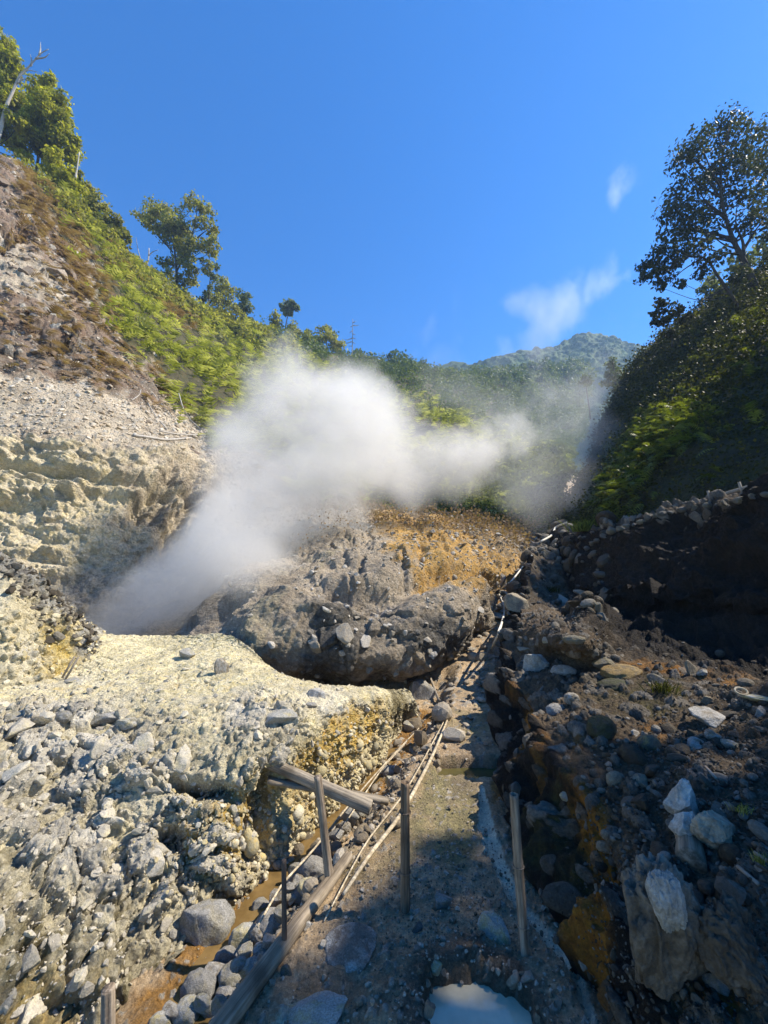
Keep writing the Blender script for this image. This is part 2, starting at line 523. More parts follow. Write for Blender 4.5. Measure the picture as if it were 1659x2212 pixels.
# ---- left bank: rubble slope from the stream up to the sulphur terrace
rows = [
    [(-350, 2900, -.35), (0, 2450, -.34), (250, 2190, -.33), (430, 2020, -.33), (575, 1890, -.33), (665, 1795, -.33), (765, 1705, -.32), (842, 1615, -.3), (872, 1562, -.26), (905, 1535, -.15)],
    [(-420, 2500, -.05), (-60, 2150, .0), (160, 1950, .0), (372, 1850, .03), (548, 1765, .09), (652, 1700, .06), (752, 1640, .02), (836, 1570, -.05), (870, 1545, -.1), (900, 1523, -.04)],
    [(-450, 2150, .2), (-90, 1900, .24), (130, 1770, .23), (350, 1730, .27), (550, 1660, .38), (642, 1612, .36), (746, 1575, .28), (832, 1540, .15), (866, 1526, .1), (896, 1512, .05)],
    [(-450, 1950, .4), (-80, 1750, .4), (110, 1650, .4), (340, 1632, .44), (550, 1580, .52), (642, 1552, .5), (742, 1530, .42), (826, 1515, .3), (862, 1507, .18), (890, 1502, .1)],
    [(-450, 1750, .5), (-60, 1620, .52), (100, 1565, .5), (335, 1545, .55), (540, 1525, .56), (642, 1512, .55), (737, 1502, .5), (816, 1498, .38), (856, 1496, .25), (886, 1493, .15)],
    [(-450, 1560, .6), (0, 1500, .58), (150, 1455, .6), (330, 1455, .65), (520, 1450, .7), (640, 1470, .62), (722, 1482, .48), (800, 1488, .38), (850, 1490, .28), (880, 1490, .2)],
    [(-450, 1480, .8), (20, 1430, .7), (180, 1405, .75), (330, 1405, .74), (500, 1400, .8), (630, 1468, .56), (722, 1484, .42), (795, 1490, .32), (848, 1493, .22), (878, 1492, .15)],
    [(-450, 1400, 1.2), (40, 1350, 1.1), (220, 1370, .85), (370, 1375, .85), (500, 1375, .9), (610, 1462, .56), (720, 1486, .34), (792, 1492, .24), (846, 1495, .15), (876, 1494, .1)],
]
A = np.array(rows, float)
A = G(A[..., 0], A[..., 1], A[..., 2])
P = cr(cr(A, 620, 1), 560, 0)
N = normals(P)
PX, PY = PIX(P)
wx, wy = wobble(P, PX, PY, 2.2, 40)
rub = np.clip(np.maximum(blob(wx, wy, 180, 1760, 360, 230, 14, .35), blob(wx, wy, 90, 2050, 330, 260, 0, .4) * .85), 0, 1)
rub = np.maximum(rub, .8 * blob(wx, wy, 560, 1590, 70, 90, 0, .5))
face = np.clip(blob(wx, wy, 560, 1740, 330, 150, -35, .35), 0, 1)
terr = sstep(1560, 1490, wy)
Pd = P + .10 * np.stack([fbm(P, 4, 4, .7, 60), fbm(P, 4, 4, .7, 61), fbm(P, 4, 4, .7, 62)], -1)
hb, cb, sb = blocks(Pd * [1, 1, 1.3], 5.2, 21, .35)
hb2, cb2, sb2 = blocks(Pd, 12.0, 22, .4)
hs = ridged(Pd * [1, 1, .22], 9.0, 4, 23)
hc, cc_, sc_ = cobbles(Pd, 22.0, 24, .3)
hc2, _, _ = cobbles(Pd, 50.0, 26, .2)
d = .10 * fbm(P, 1.7, 4, .55, 25) + .03 * fbm(P, 8, 4, .6, 27)
d += rub * (.085 * hb + .04 * hb2 * (1 - .5 * sb) + .035 * sstep(.1, .5, sb) - .02 + .02 * fbm(Pd, 16, 4, .65, 66)) + (1 - rub) * (.030 * hb2 + .014 * hc + .012 * hc2 + .03 * ridged(Pd * [1, 1, .6], 11, 4, 65) - .015)
d += face * .05 * (hs - .4) + rub * sstep(1800, 1950, wy) * .05 * (hs - .5)
d += .03 * terr * ridged(P, 3.0, 5, 28) + .014 * fbm(P, 20, 4, .7, 29)
d *= 1 - .62 * terr * (1 - rub)
ck1, ck2, _c = worley(P + .06 * fbm(P, 6, 3, .6, 68)[..., None], 5.0, 67)
crk = (1 - sstep(.0, .07, (ck2 - ck1).reshape(d.shape))) * terr * sstep(-.1, .25, fbm(P, 1.6, 3, .5, 64))
d -= .032 * crk
# two undercut hollows, and log and plank shadows put into shape and colour
cav_shadow = np.maximum(blob(wx, wy, 440, 1700, 70, 22, 18, .5), np.maximum(.8 * blob(wx, wy, 360, 1800, 30, 24, 0, .5), .9 * blob(wx, wy, 575, 1745, 20, 95, -8, .4)))
cav_shadow = np.maximum(cav_shadow, .7 * blob(wx, wy, 545, 1760, 12, 80, 8, .5))
d -= .20 * cav_shadow
P = P + N * d[..., None]
zone = zeros(P)
zone[..., 0] = .42 + .3 * terr - .12 * rub
low = sstep(1880, 2060, wy + .12 * (420 - wx).clip(-300, 500))
zone[..., 0] += .2 * blob(wx, wy, 700, 1660, 160, 90, -30, .5) - .2 * sstep(1850, 2050, wy) * (wx < 400)
zone[..., 1] = .58 * blob(wx, wy, 600, 1720, 190, 90, -30, .6) + .55 * blob(wx, wy, 450, 1840, 90, 90, 0, .5) + .45 * blob(wx, wy, 80, 2190, 140, 90, 0, .6) + .62 * blob(wx, wy, 740, 1590, 100, 40, -30, .6)
zone[..., 1] += .26 * sstep(1600, 1450, wy) * blob(wx, wy, 300, 1500, 500, 60, 0, .6)
zone[..., 2] = .16 * rub + .5 * cav_shadow + .48 * sstep(1960, 2100, wy) * rub + .6 * blob(wx, wy, 500, 1960, 110, 60, -35, .5) + .75 * blob(wx, wy, 850, 1530, 35, 60, 0, .6) + .3 * face * sstep(.4, .1, hs) + .42 * sstep(.55, .85, ridged(P * [1, 1, .13], 5.5, 4, 39)) * np.clip(rub + face, 0, 1) * sstep(1600, 1760, wy)  # shadows of the log and plank go into this dark channel too
zone[..., 3] = .35 * sstep(1640, 1480, wy) * (1 - blob(wx, wy, 420, 1420, 200, 60, 0, .6)) + .25 * blob(wx, wy, 650, 1560, 130, 60, -10, .5)
bank_mat = terrain_mat("sulphur_rubble", ((.44, .39, .265), (.56, .50, .345), (.28, .25, .185)),
    [(0, (.58, .49, .245), (.63, .57, .40), 4.0), (3, (.60, .56, .44), (.46, .43, .355), 3.0), (1, (.50, .29, .055), (.46, .36, .12), 5.0),
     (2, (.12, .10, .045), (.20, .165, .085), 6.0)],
    s=.34, bump=.65, streak=True, cells=((.36, .33, .27), (.59, .55, .46)))
stone = np.maximum(rub * (1 - .65 * low) * np.maximum(sb * .85, sb2 * .45), .35 * sc_ * (1 - terr))
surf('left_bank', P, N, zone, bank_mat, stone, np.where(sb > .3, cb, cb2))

# ---- left hummock of crusted sulphur at the picture's edge
rows = [
    [(-500, 1560, 3.6), (-200, 1600, 3.8), (0, 1560, 4.1), (80, 1525, 4.4), (150, 1490, 4.7), (195, 1460, 5.0), (215, 1440, 5.5), (222, 1425, 6.2)],
    [(-500, 1420, 3.9), (-200, 1450, 4.0), (0, 1440, 4.3), (75, 1430, 4.6), (140, 1420, 4.9), (185, 1415, 5.2), (208, 1410, 5.7), (214, 1400, 6.4)],
    [(-500, 1250, 4.2), (-200, 1300, 4.3), (0, 1320, 4.5), (70, 1335, 4.8), (125, 1345, 5.1), (165, 1365, 5.4), (192, 1380, 5.9), (198, 1375, 6.5)],
    [(-500, 1130, 4.6), (-200, 1180, 4.8), (0, 1222, 5.0), (62, 1255, 5.2), (112, 1292, 5.5), (150, 1335, 5.8), (175, 1362, 6.2), (182, 1366, 6.8)],
    [(-500, 1160, 5.6), (-200, 1200, 5.8), (0, 1245, 6.0), (60, 1280, 6.2), (108, 1312, 6.4), (146, 1350, 6.6), (170, 1375, 6.9), (178, 1380, 7.2)],
    [(-500, 1330, 6.5), (-200, 1350, 6.6), (0, 1360, 6.8), (60, 1370, 7.0), (108, 1380, 7.1), (146, 1390, 7.2), (170, 1400, 7.4), (178, 1400, 7.6)],
]
A = np.array(rows, float)
P = cr(cr(W(A[..., 0], A[..., 1], A[..., 2]), 300, 1), 260, 0)
N = normals(P); PX, PY = PIX(P)
wx, wy = wobble(P, PX, PY, 2.0, 26)
top = sstep(70, -5, wy - np.interp(wx, [-500, 0, 70, 130, 180, 210], [1140, 1222, 1262, 1320, 1390, 1450]))
hb, cb, sb = blocks(P + .06 * fbm(P, 5, 3, .6, 3)[..., None], 6.0, 31, .2)
hc, cc_, sc_ = cobbles(P, 11.0, 32, .25)
d = .16 * fbm(P, 1.4, 5, .6, 33) + .07 * hb * (.5 + .5 * top) + .06 * hc + .11 * top * ridged(P * [1, 1, .5], 4.5, 4, 34)
P = P + N * d[..., None]
zone = zeros(P)
zone[..., 0] = .55; zone[..., 1] = .42 * blob(wx, wy, 150, 1420, 90, 60, 60, .6) + .2
zone[..., 2] = .74 * top + .3 * blob(wx, wy, 110, 1470, 30, 40, 0, .5); zone[..., 3] = .4
surf('left_hummock', P, N, zone, terrain_mat("sulphur_crust", ((.44, .38, .25), (.55, .49, .33), (.36, .31, .22)),
    [(0, (.62, .52, .27), (.64, .57, .38), 3.0), (3, (.62, .58, .47), (.5, .46, .37), 3.0), (1, (.60, .42, .10), (.56, .46, .2), 4.0), (2, (.075, .07, .065), (.16, .15, .14), 9.0)],
    s=.5, bump=.75, cells=((.2, .2, .19), (.5, .48, .42))), top * np.maximum(sb, sc_) * .7, cb)

# ---- the rock mound in the middle with its dark overhang
rows = [
    [(280, 1460, 6.0), (400, 1450, 5.7), (500, 1480, 5.3), (560, 1470, 5.5), (650, 1490, 6.6), (740, 1500, 7.3), (850, 1502, 7.5), (940, 1475, 7.7), (985, 1410, 7.7), (1012, 1350, 8.3), (1042, 1385, 8.7)],
    [(280, 1455, 6.0), (400, 1440, 5.7), (500, 1462, 5.3), (550, 1450, 5.4), (650, 1455, 6.4), (740, 1465, 7.1), (850, 1468, 7.3), (938, 1438, 7.4), (985, 1395, 7.4), (1016, 1335, 8.0), (1046, 1375, 8.6)],
    [(280, 1450, 6.05), (400, 1432, 5.75), (500, 1440, 5.35), (548, 1425, 5.35), (650, 1428, 5.65), (745, 1432, 5.8), (850, 1428, 5.95), (935, 1396, 6.25), (990, 1362, 6.85), (1022, 1310, 7.6), (1052, 1358, 8.4)],
    [(280, 1440, 6.2), (400, 1420, 5.9), (505, 1400, 5.5), (545, 1390, 5.4), (652, 1394, 5.6), (748, 1392, 5.65), (852, 1380, 5.85), (938, 1350, 6.25), (996, 1320, 6.9), (1030, 1285, 7.8), (1060, 1335, 8.8)],
    [(280, 1420, 6.6), (400, 1395, 6.3), (505, 1350, 5.9), (550, 1340, 5.75), (660, 1345, 5.9), (758, 1345, 5.95), (860, 1325, 6.2), (940, 1298, 6.7), (1002, 1278, 7.35), (1032, 1262, 8.3), (1066, 1305, 9.4)],
    [(280, 1390, 7.3), (400, 1355, 7.0), (510, 1300, 6.6), (560, 1290, 6.5), (670, 1268, 6.6), (770, 1248, 6.8), (862, 1235, 7.2), (932, 1226, 7.8), (1002, 1230, 8.6), (1047, 1236, 9.5), (1082, 1275, 10.6)],
    [(280, 1350, 8.4), (400, 1305, 8.3), (520, 1240, 8.0), (580, 1230, 8.0), (690, 1190, 8.2), (790, 1176, 8.6), (880, 1172, 9.0), (960, 1176, 9.7), (1040, 1188, 10.8), (1092, 1208, 11.8), (1128, 1245, 12.8)],
    [(270, 1300, 10.5), (390, 1225, 10.8), (500, 1160, 11), (560, 1160, 11), (680, 1142, 11.5), (790, 1132, 12.2), (900, 1134, 13), (990, 1142, 14), (1082, 1158, 15.5), (1140, 1178, 17), (1172, 1202, 18.5)],
    [(250, 1280, 13), (370, 1190, 14), (470, 1140, 15), (520, 1120, 15), (650, 1106, 16), (780, 1104, 17), (900, 1112, 18), (1000, 1124, 20), (1096, 1138, 23), (1170, 1156, 26), (1205, 1172, 28)],
]
A = np.array(rows, float)
P = cr(cr(W(A[..., 0], A[..., 1], A[..., 2]), 440, 1), 480, 0)
N = normals(P); PX, PY = PIX(P); DZ = DEPTH(P)
wx, wy = wobble(P, PX, PY, 1.4, 34)
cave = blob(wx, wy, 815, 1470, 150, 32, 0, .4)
up = sstep(1300, 1200, wy)
sc = np.clip(DZ / 7.0, 1, 2.6)
hb, cb, sb = blocks(P + .08 * fbm(P, 3, 3, .6, 3)[..., None], 3.2, 41, .35)
hc, cc_, sc_ = cobbles(P, 8.5, 42, .38)
hc2, cc2, sc2 = cobbles(P, 4.5, 45, .6, .2, .5)
vpar = np.repeat(np.linspace(0, 8, P.shape[0])[:, None], P.shape[1], 1)
gull = ridged(P * [1.0, .35, .35], 1.5, 4, 48)
d = -.42 * np.exp(-((vpar - 4.75 + .3 * fbm(P, .6, 3, .5, 49)) / .30) ** 2) * blob(wx, wy, 830, 1250, 230, 90, 8, .5) + .34 * fbm(P, .8, 4, .5, 43) + .05 * fbm(P, 3.4, 6, .68, 44) + .10 * hb * blob(wx, wy, 820, 1370, 190, 80, 0, .5) - .12 * sstep(.55, .8, gull) * up + .022 * hc + .03 * hc2 * up + .14 * (ridged(P * [1, 1, .6], 1.1, 4, 46) - .4) + .03 * ridged(P, 4.0, 5, 47)
P = P + N * d[..., None]
# boulder in the face of the overhang
zone = zeros(P)
zone[..., 0] = .35 * blob(wx, wy, 560, 1350, 90, 110, 0, .6) + .25 * blob(wx, wy, 640, 1180, 200, 50, 0, .6)
zone[..., 1] = .85 * blob(wx, wy, 1000, 1205, 130, 60, 20, .6) + .7 * blob(wx, wy, 940, 1155, 150, 50, 15, .6) + .3 * blob(wx, wy, 1090, 1230, 60, 50, 0, .6)
zone[..., 2] = .75 * blob(wx, wy, 700, 1420, 60, 70, 0, .6) + .62 * cave + .5 * blob(wx, wy, 950, 1390, 50, 60, 0, .5) + .62 * blob(wx, wy, 1020, 1140, 60, 28, 25, .6) + .45 * blob(wx, wy, 1120, 1180, 50, 40, 0, .6) + .5 * blob(wx, wy, 820, 1360, 170, 70, 0, .6)  # cave and left lower face: their shade is put into the colour
zone[..., 3] = .30 * blob(wx, wy, 930, 1250, 130, 40, 18, .6)
surf('rock_mound', P, N, zone, terrain_mat("mound_rock", ((.33, .27, .195), (.44, .37, .275), (.23, .19, .14)),
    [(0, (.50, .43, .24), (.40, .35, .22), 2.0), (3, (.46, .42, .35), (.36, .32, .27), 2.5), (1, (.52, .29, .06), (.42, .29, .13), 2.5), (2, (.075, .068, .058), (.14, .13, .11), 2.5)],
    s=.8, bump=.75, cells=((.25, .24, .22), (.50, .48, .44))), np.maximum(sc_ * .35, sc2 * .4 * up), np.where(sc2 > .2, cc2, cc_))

# ---- left hill: sulphur cliff, scree, brown earth, fern slope up to the ridge, and the valley side beyond
rows = [
    [(-600, 1560, 6.5), (-250, 1480, 7), (0, 1440, 7.6), (150, 1420, 8), (290, 1400, 8.6), (410, 1370, 9.4), (560, 1280, 11.5), (750, 1160, 14.5), (950, 1150, 17), (1100, 1150, 20), (1200, 1150, 26)],
    [(-600, 1350, 7.5), (-250, 1290, 8), (0, 1260, 8.6), (150, 1250, 9), (290, 1240, 9.6), (410, 1220, 10.6), (560, 1180, 13), (750, 1120, 16), (950, 1110, 20), (1100, 1120, 23), (1197, 1130, 29)],
    [(-600, 1150, 8.2), (-250, 1100, 8.8), (0, 1090, 9.4), (150, 1090, 9.8), (290, 1090, 10.5), (400, 1080, 11.8), (560, 1080, 15), (750, 1060, 19), (950, 1070, 24), (1100, 1085, 28), (1195, 1105, 33)],
    [(-600, 1000, 8.8), (-250, 930, 9.6), (0, 950, 10.4), (150, 965, 10.8), (290, 985, 11.8), (405, 1000, 13.5), (560, 1010, 18), (750, 1010, 24), (950, 1025, 30), (1100, 1040, 35), (1200, 1065, 41)],
    [(-600, 800, 10.5), (-250, 750, 11.6), (0, 780, 13), (150, 810, 14), (280, 850, 16), (400, 890, 19.5), (560, 920, 26), (750, 935, 34), (950, 960, 42), (1105, 985, 50), (1218, 1012, 60)],
    [(-600, 560, 14), (-250, 560, 15.5), (0, 600, 17.5), (140, 650, 19.5), (270, 715, 23), (385, 780, 28), (540, 830, 38), (740, 860, 50), (950, 895, 62), (1115, 925, 75), (1238, 960, 88)],
    [(-600, 380, 18), (-250, 390, 20), (0, 440, 23), (130, 520, 26), (250, 610, 31), (360, 690, 38), (520, 760, 50), (735, 800, 68), (955, 845, 85), (1125, 872, 105), (1252, 912, 125)],
    [(-600, 180, 24), (-250, 230, 26), (0, 335, 29), (120, 425, 33), (225, 520, 38), (330, 610, 45), (500, 705, 60), (725, 768, 85), (960, 822, 110), (1130, 818, 150), (1262, 800, 190)],
    [(-600, 250, 34), (-250, 330, 36), (0, 430, 40), (120, 500, 45), (225, 590, 52), (330, 670, 60), (500, 760, 78), (725, 820, 105), (960, 860, 135), (1130, 850, 180), (1262, 830, 225)],
]
A = np.array(rows, float)
P = cr(cr(W(A[..., 0], A[..., 1], A[..., 2]), 720, 1), 900, 0)
N = normals(P); PX, PY = PIX(P); DZ = DEPTH(P)
sc = np.clip(DZ / 11.0, .7, 9)
Q = P / 1.0
wx, wy = wobble(P / sc[..., None], PX, PY, 1.0, 45)
scree_line = np.interp(wx, [-600, 0, 150, 280, 400, 480], [760, 800, 800, 850, 900, 960])
cliff_top = np.interp(wx, [-600, 0, 120, 250, 400, 520], [980, 960, 955, 970, 985, 1020])
sulf = sstep(25, -25, cliff_top - wy) * sstep(520, 430, wx)
scree = sstep(30, -30, scree_line - wy) * (1 - sulf) * sstep(560, 450, wx)
veg = sstep(-30, 40, wx - np.interp(wy, [300, 400, 520, 620, 720, 800, 880, 960, 1000], [20, 78, 140, 195, 255, 308, 372, 440, 640])) * sstep(1090, 1030, wy - (wx - 600).clip(0) * .12)
earth = (1 - sulf) * (1 - scree) * (1 - veg)
# ledges of the sulphur cliff: beds that stand proud of one another
bed_h = P[..., 2] * 1.0 + .35 * fbm(P, .35, 3, .5, 51) + .10 * P[..., 0]
st = (bed_h * .95) % 1
led = sstep(.0, .25, st) - sstep(.80, 1.0, st)
st2 = (bed_h * 2.7 + .3) % 1
led2 = sstep(.0, .3, st2) - sstep(.85, 1.0, st2)
ledm = sstep(.35, .6, fbm(P, .3, 3, .5, 52) * .8 + .45 + .35 * blob(wx, wy, 160, 1040, 380, 60, 0, .6))
hb, cb, sb = blocks(P * [1, 1, 1.6] + .15 * fbm(P, 2, 3, .6, 4)[..., None], 1.5, 53, .3)
hc, cc_, sc_ = cobbles(P, 5.5, 54, .4)
hc2, cc2, sc2 = cobbles(P, 2.2, 55, .72, .2, .5)
fine = fbm(P, 5.0, 5, .62, 56)
d = sc * .22 * fbm(P / sc[..., None], .9, 5, .55, 57) * (1 - .45 * scree)
d += sulf * (.34 * led * ledm + .10 * led2 * ledm + .16 * (ridged(P, 1.6, 5, 42) - .4) + .07 * ridged(P, 5.0, 4, 40) + .15 * (blocks(P * [.8, .8, 1.5] + .4 * fbm(P, .8, 3, .6, 41)[..., None], .9, 44, .25)[0] - .4) * blob(wx, wy, 150, 1050, 330, 110, 0, .5) + .10 * fbm(P, 2.4, 5, .62, 58) + .05 * fine + .12 * hb * .5)
d += scree * (.05 * hc + .03 * fine)
d += earth * (.30 * ridged(P, .45, 5, 59) + .12 * hb + .25 * hc2 + .07 * fine - .2)
d += veg * sc * .10 * ridged(P / sc[..., None], 1.8, 4, 50)
hole = blob(wx, wy, 145, 735, 32, 13, 20, .4)
d -= hole * 1.0 - .35 * blob(wx, wy, 150, 705, 60, 14, 10, .5)
d += .8 * blob(wx, wy, 20, 495, 55, 16, 8, .5) - .6 * blob(wx, wy, 10, 525, 45, 14, 0, .5)
d -= .55 * sulf * blob(wx, wy, 330, 1085, 28, 40, 20, .5)
# deep notch of the ravine the steam comes from
d -= .5 * blob(wx, wy, 385, 1130, 20, 90, 10, .6)
P = P + N * d[..., None]
zone = zeros(P)
yel = blob(wx, wy, 90, 1120, 190, 130, 0, .6) * sulf
grey = sulf * np.maximum(blob(wx, wy, 350, 1150, 90, 140, 0, .6), .7 * blob(wx, wy, 260, 1290, 150, 90, 0, .6))
zone[..., 0] = .30 * sulf + .45 * yel
zone[..., 1] = 1.0 * veg
zone[..., 2] = .42 * grey + earth * (.42 + .2 * sstep(700, 800, wy)) + .9 * hole + .25 * scree * sstep(150, 400, wx)
zone[..., 3] = .92 * earth * (1 - .7 * blob(wx, wy, 70, 600, 110, 60, 25, .6)) + .22 * scree
hill_mat = terrain_mat("hill_earth", ((.54, .455, .325), (.62, .535, .395), (.40, .325, .235)),
    [(0, (.68, .56, .31), (.66, .585, .43), 1.2), (3, (.20, .13, .085), (.30, .215, .15), .9),
     (2, (.15, .12, .09), (.27, .23, .175), 1.1), (1, (.05, .06, .022), (.11, .085, .04), .8)],
    s=1.1, bump=.8, cells=((.36, .32, .26), (.62, .58, .50)))
surf('left_hill', P, N, zone, hill_mat, np.maximum(scree * sc_ * .9, earth * np.maximum(sc2, .4 * sc_) * (.55 + .45 * blob(wx, wy, 90, 590, 130, 90, 25, .6))), np.where(sc2 > .2, cc2, cc_))
VEG_LEFT = veg; EARTH_LEFT = earth; SCREE_LEFT = scree

# ---- right bank: conglomerate wall beside the path, stony terrace, dark cliff and its rim
base = [(1400, 2700, -.08), (1330, 2420, -.08), (1265, 2200, -.08), (1198, 2030, -.07), (1130, 1868, -.06), (1082, 1715, -.05), (1068, 1610, -.04), (1074, 1510, .02), (1084, 1425, .2)]
edge = [(1640, 2800, .2), (1540, 2500, .22), (1400, 2140, .26), (1322, 1895, .32), (1240, 1725, .42), (1165, 1580, .5), (1118, 1495, .5), (1108, 1430, .56), (1116, 1362, .85)]
terr = [(2100, 2700, .45), (2000, 2300, .5), (1830, 2020, .55), (1670, 1810, .6), (1480, 1690, .58), (1340, 1565, .62), (1245, 1482, .66), (1200, 1422, .72), (1176, 1366, 1.0)]
foot = [(2800, 2500, .8), (2500, 2100, .85), (2150, 1800, .85), (1880, 1620, .85), (1650, 1525, .8), (1500, 1462, .78), (1395, 1440, .8), (1305, 1415, .88), (1245, 1370, 1.15)]
def g3(L): A = np.array(L, float); return G(A[:, 0], A[:, 1], A[:, 2])
def w3(L): A = np.array(L, float); return W(A[:, 0], A[:, 1], A[:, 2])
b_, e_, t_, f_ = g3(base), g3(edge), g3(terr), g3(foot)
ext_b = w3([(1110, 1345, 8.6), (1135, 1262, 11), (1165, 1190, 15.5)])
ext_e = w3([(1132, 1292, 8.3), (1152, 1205, 11), (1176, 1160, 15.5)])
ext_t = w3([(1178, 1296, 9), (1185, 1200, 11.8), (1192, 1152, 16)])
ext_f = w3([(1226, 1308, 9.6), (1205, 1190, 12.3), (1204, 1148, 16.6)])
mid = w3([(2900, 1500, 1.7), (2600, 1350, 2.2), (2300, 1300, 2.9), (1950, 1300, 3.75), (1690, 1300, 4.6), (1545, 1290, 5.3), (1430, 1285, 6.0), (1335, 1280, 7.0), (1275, 1270, 8.4), (1240, 1240, 10.2), (1212, 1174, 12.8), (1210, 1142, 17)])
rim = w3([(2900, 500, 2.3), (2600, 700, 2.9), (2300, 850, 3.7), (1950, 965, 4.6), (1659, 1055, 5.7), (1530, 1085, 6.6), (1430, 1112, 7.6), (1345, 1132, 8.8), (1285, 1148, 10.4), (1245, 1158, 12), (1222, 1158, 13.6), (1220, 1136, 18)])
back = w3([(2900, 420, 3.0), (2600, 650, 3.8), (2300, 800, 4.6), (1950, 950, 5.6), (1659, 1050, 6.9), (1530, 1085, 7.8), (1430, 1112, 9.0), (1345, 1132, 10.2), (1290, 1146, 12), (1252, 1154, 14), (1232, 1152, 16), (1232, 1132, 20)])
R0 = np.concatenate([b_, ext_b]); R1 = np.concatenate([e_, ext_e]); R2 = np.concatenate([t_, ext_t]); R3 = np.concatenate([f_, ext_f])
lip = R1 + (R2 - R1) * .18 + [0, 0, .03]
under = mid * .9 + R3 * .1 + [0.12, 0.05, -.1]
rows = [R0, R0 * .45 + R1 * .55 + [-.02, 0, .03], R1, lip, R2, R3, under, mid + [-.05, -.05, .0], mid * .35 + rim * .65, rim, back]
P = cr(cr(np.array(rows), 680, 1), 760, 0)
N = normals(P); PX, PY = PIX(P); DZ = DEPTH(P)
wx, wy = wobble(P, PX, PY, 1.8, 34)
vpar = np.repeat(np.linspace(0, len(rows) - 1, P.shape[0])[:, None], P.shape[1], 1)
facem = sstep(2.6, 2.2, vpar); cliffm = sstep(5.0, 5.6, vpar) * sstep(9.4, 8.8, vpar); rimm = blob(vpar, vpar * 0, 9.2, 0, .7, 1, 0, .5)
terrm = np.clip(1 - facem - cliffm, 0, 1)
Pd = P + .05 * np.stack([fbm(P, 4, 3, .6, 70), fbm(P, 4, 3, .6, 71), fbm(P, 4, 3, .6, 72)], -1)
hc, cc_, sc_ = cobbles(Pd, 4.2, 73, .42, .22, .52)
hc2, cc2, sc2 = cobbles(Pd, 9.5, 74, .35, .2, .52)
hc3, cc3, sc3 = cobbles(Pd, 26., 75, .3)
stn = ridged(Pd * [1, 1, .16], 4.5, 4, 76)
roots = ridged(Pd * [1, 1, .45], 2.2, 5, 77)
d = .12 * fbm(P, 1.3, 4, .55, 78) + .025 * fbm(P, 9, 4, .65, 79)
rib = ridged(Pd * [1, 1, .10], 1.7, 4, 69)
d += facem * sstep(0, .55, vpar) * (.10 * hc + .04 * hc2 + .13 * (stn - .4) + .42 * (rib - .5)) + terrm * (.05 * hc * .7 + .05 * hc2 + .02 * hc3)
d += cliffm * (.45 * fbm(P, .75, 4, .55, 68) + .28 * (roots - .5) + .08 * fbm(P, 5, 5, .7, 80) + .05 * hc2 * sstep(1240, 1120, wy)) + rimm * .14 * hc
d += .09 * hc * sstep(7, 10, DZ)
gul = sstep(6.5, 9, DZ)
near_gap = blob(wx, wy, 1215, 2040, 34, 110, 28, .4)
d -= .16 * near_gap
P = P + N * d[..., None]
zone = zeros(P)
zone[..., 0] = facem * (.5 * blob(wx, wy, 1210, 1830, 60, 130, 0, .6) + .35 * blob(wx, wy, 1390, 1560, 90, 70, 0, .6)) + .45 * terrm * blob(wx, wy, 1400, 1510, 120, 50, 0, .6)
zone[..., 1] = np.maximum.reduce([.85 * blob(wx, wy, 1310, 2060, 55, 170, 0, .5), .82 * blob(wx, wy, 1282, 1810, 44, 120, -8, .6), .5 * blob(wx, wy, 1420, 1590, 40, 50, 0, .6),
                                  .62 * blob(wx, wy, 1425, 1440, 110, 18, 3, .6), .62 * blob(wx, wy, 1580, 1458, 50, 26, 0, .6), .75 * blob(wx, wy, 1132, 1570, 20, 85, 0, .6), .6 * blob(wx, wy, 1175, 1690, 16, 90, 5, .6), .55 * blob(wx, wy, 1250, 1640, 18, 70, 0, .6), .5 * blob(wx, wy, 1550, 2180, 110, 60, 0, .6)])
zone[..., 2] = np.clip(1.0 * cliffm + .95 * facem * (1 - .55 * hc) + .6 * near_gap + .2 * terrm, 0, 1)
zone[..., 3] = np.maximum(.55 * terrm * blob(wx, wy, 1620, 2050, 200, 240, 0, .6), .5 * terrm * gul)
zone[..., 3] = np.maximum(zone[..., 3], .4 * facem * sstep(1420, 1350, wy))
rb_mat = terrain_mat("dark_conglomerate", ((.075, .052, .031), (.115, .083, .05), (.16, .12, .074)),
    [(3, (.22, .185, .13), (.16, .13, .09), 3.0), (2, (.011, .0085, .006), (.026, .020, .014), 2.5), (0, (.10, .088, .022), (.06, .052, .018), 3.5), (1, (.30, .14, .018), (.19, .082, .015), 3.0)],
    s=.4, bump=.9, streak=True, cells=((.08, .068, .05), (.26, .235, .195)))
stone = np.maximum(sc_ * (facem * .68 + terrm * .6) + rimm * sc_ * .8, sc2 * (facem * .5 + terrm * .8 + .12 * cliffm))
surf('right_bank', P, N, zone, rb_mat, stone * (1 - .8 * blob(wx, wy, 1310, 2060, 45, 160, 0, .5)), np.where(sc_ > .2, cc_, cc2) * .9)

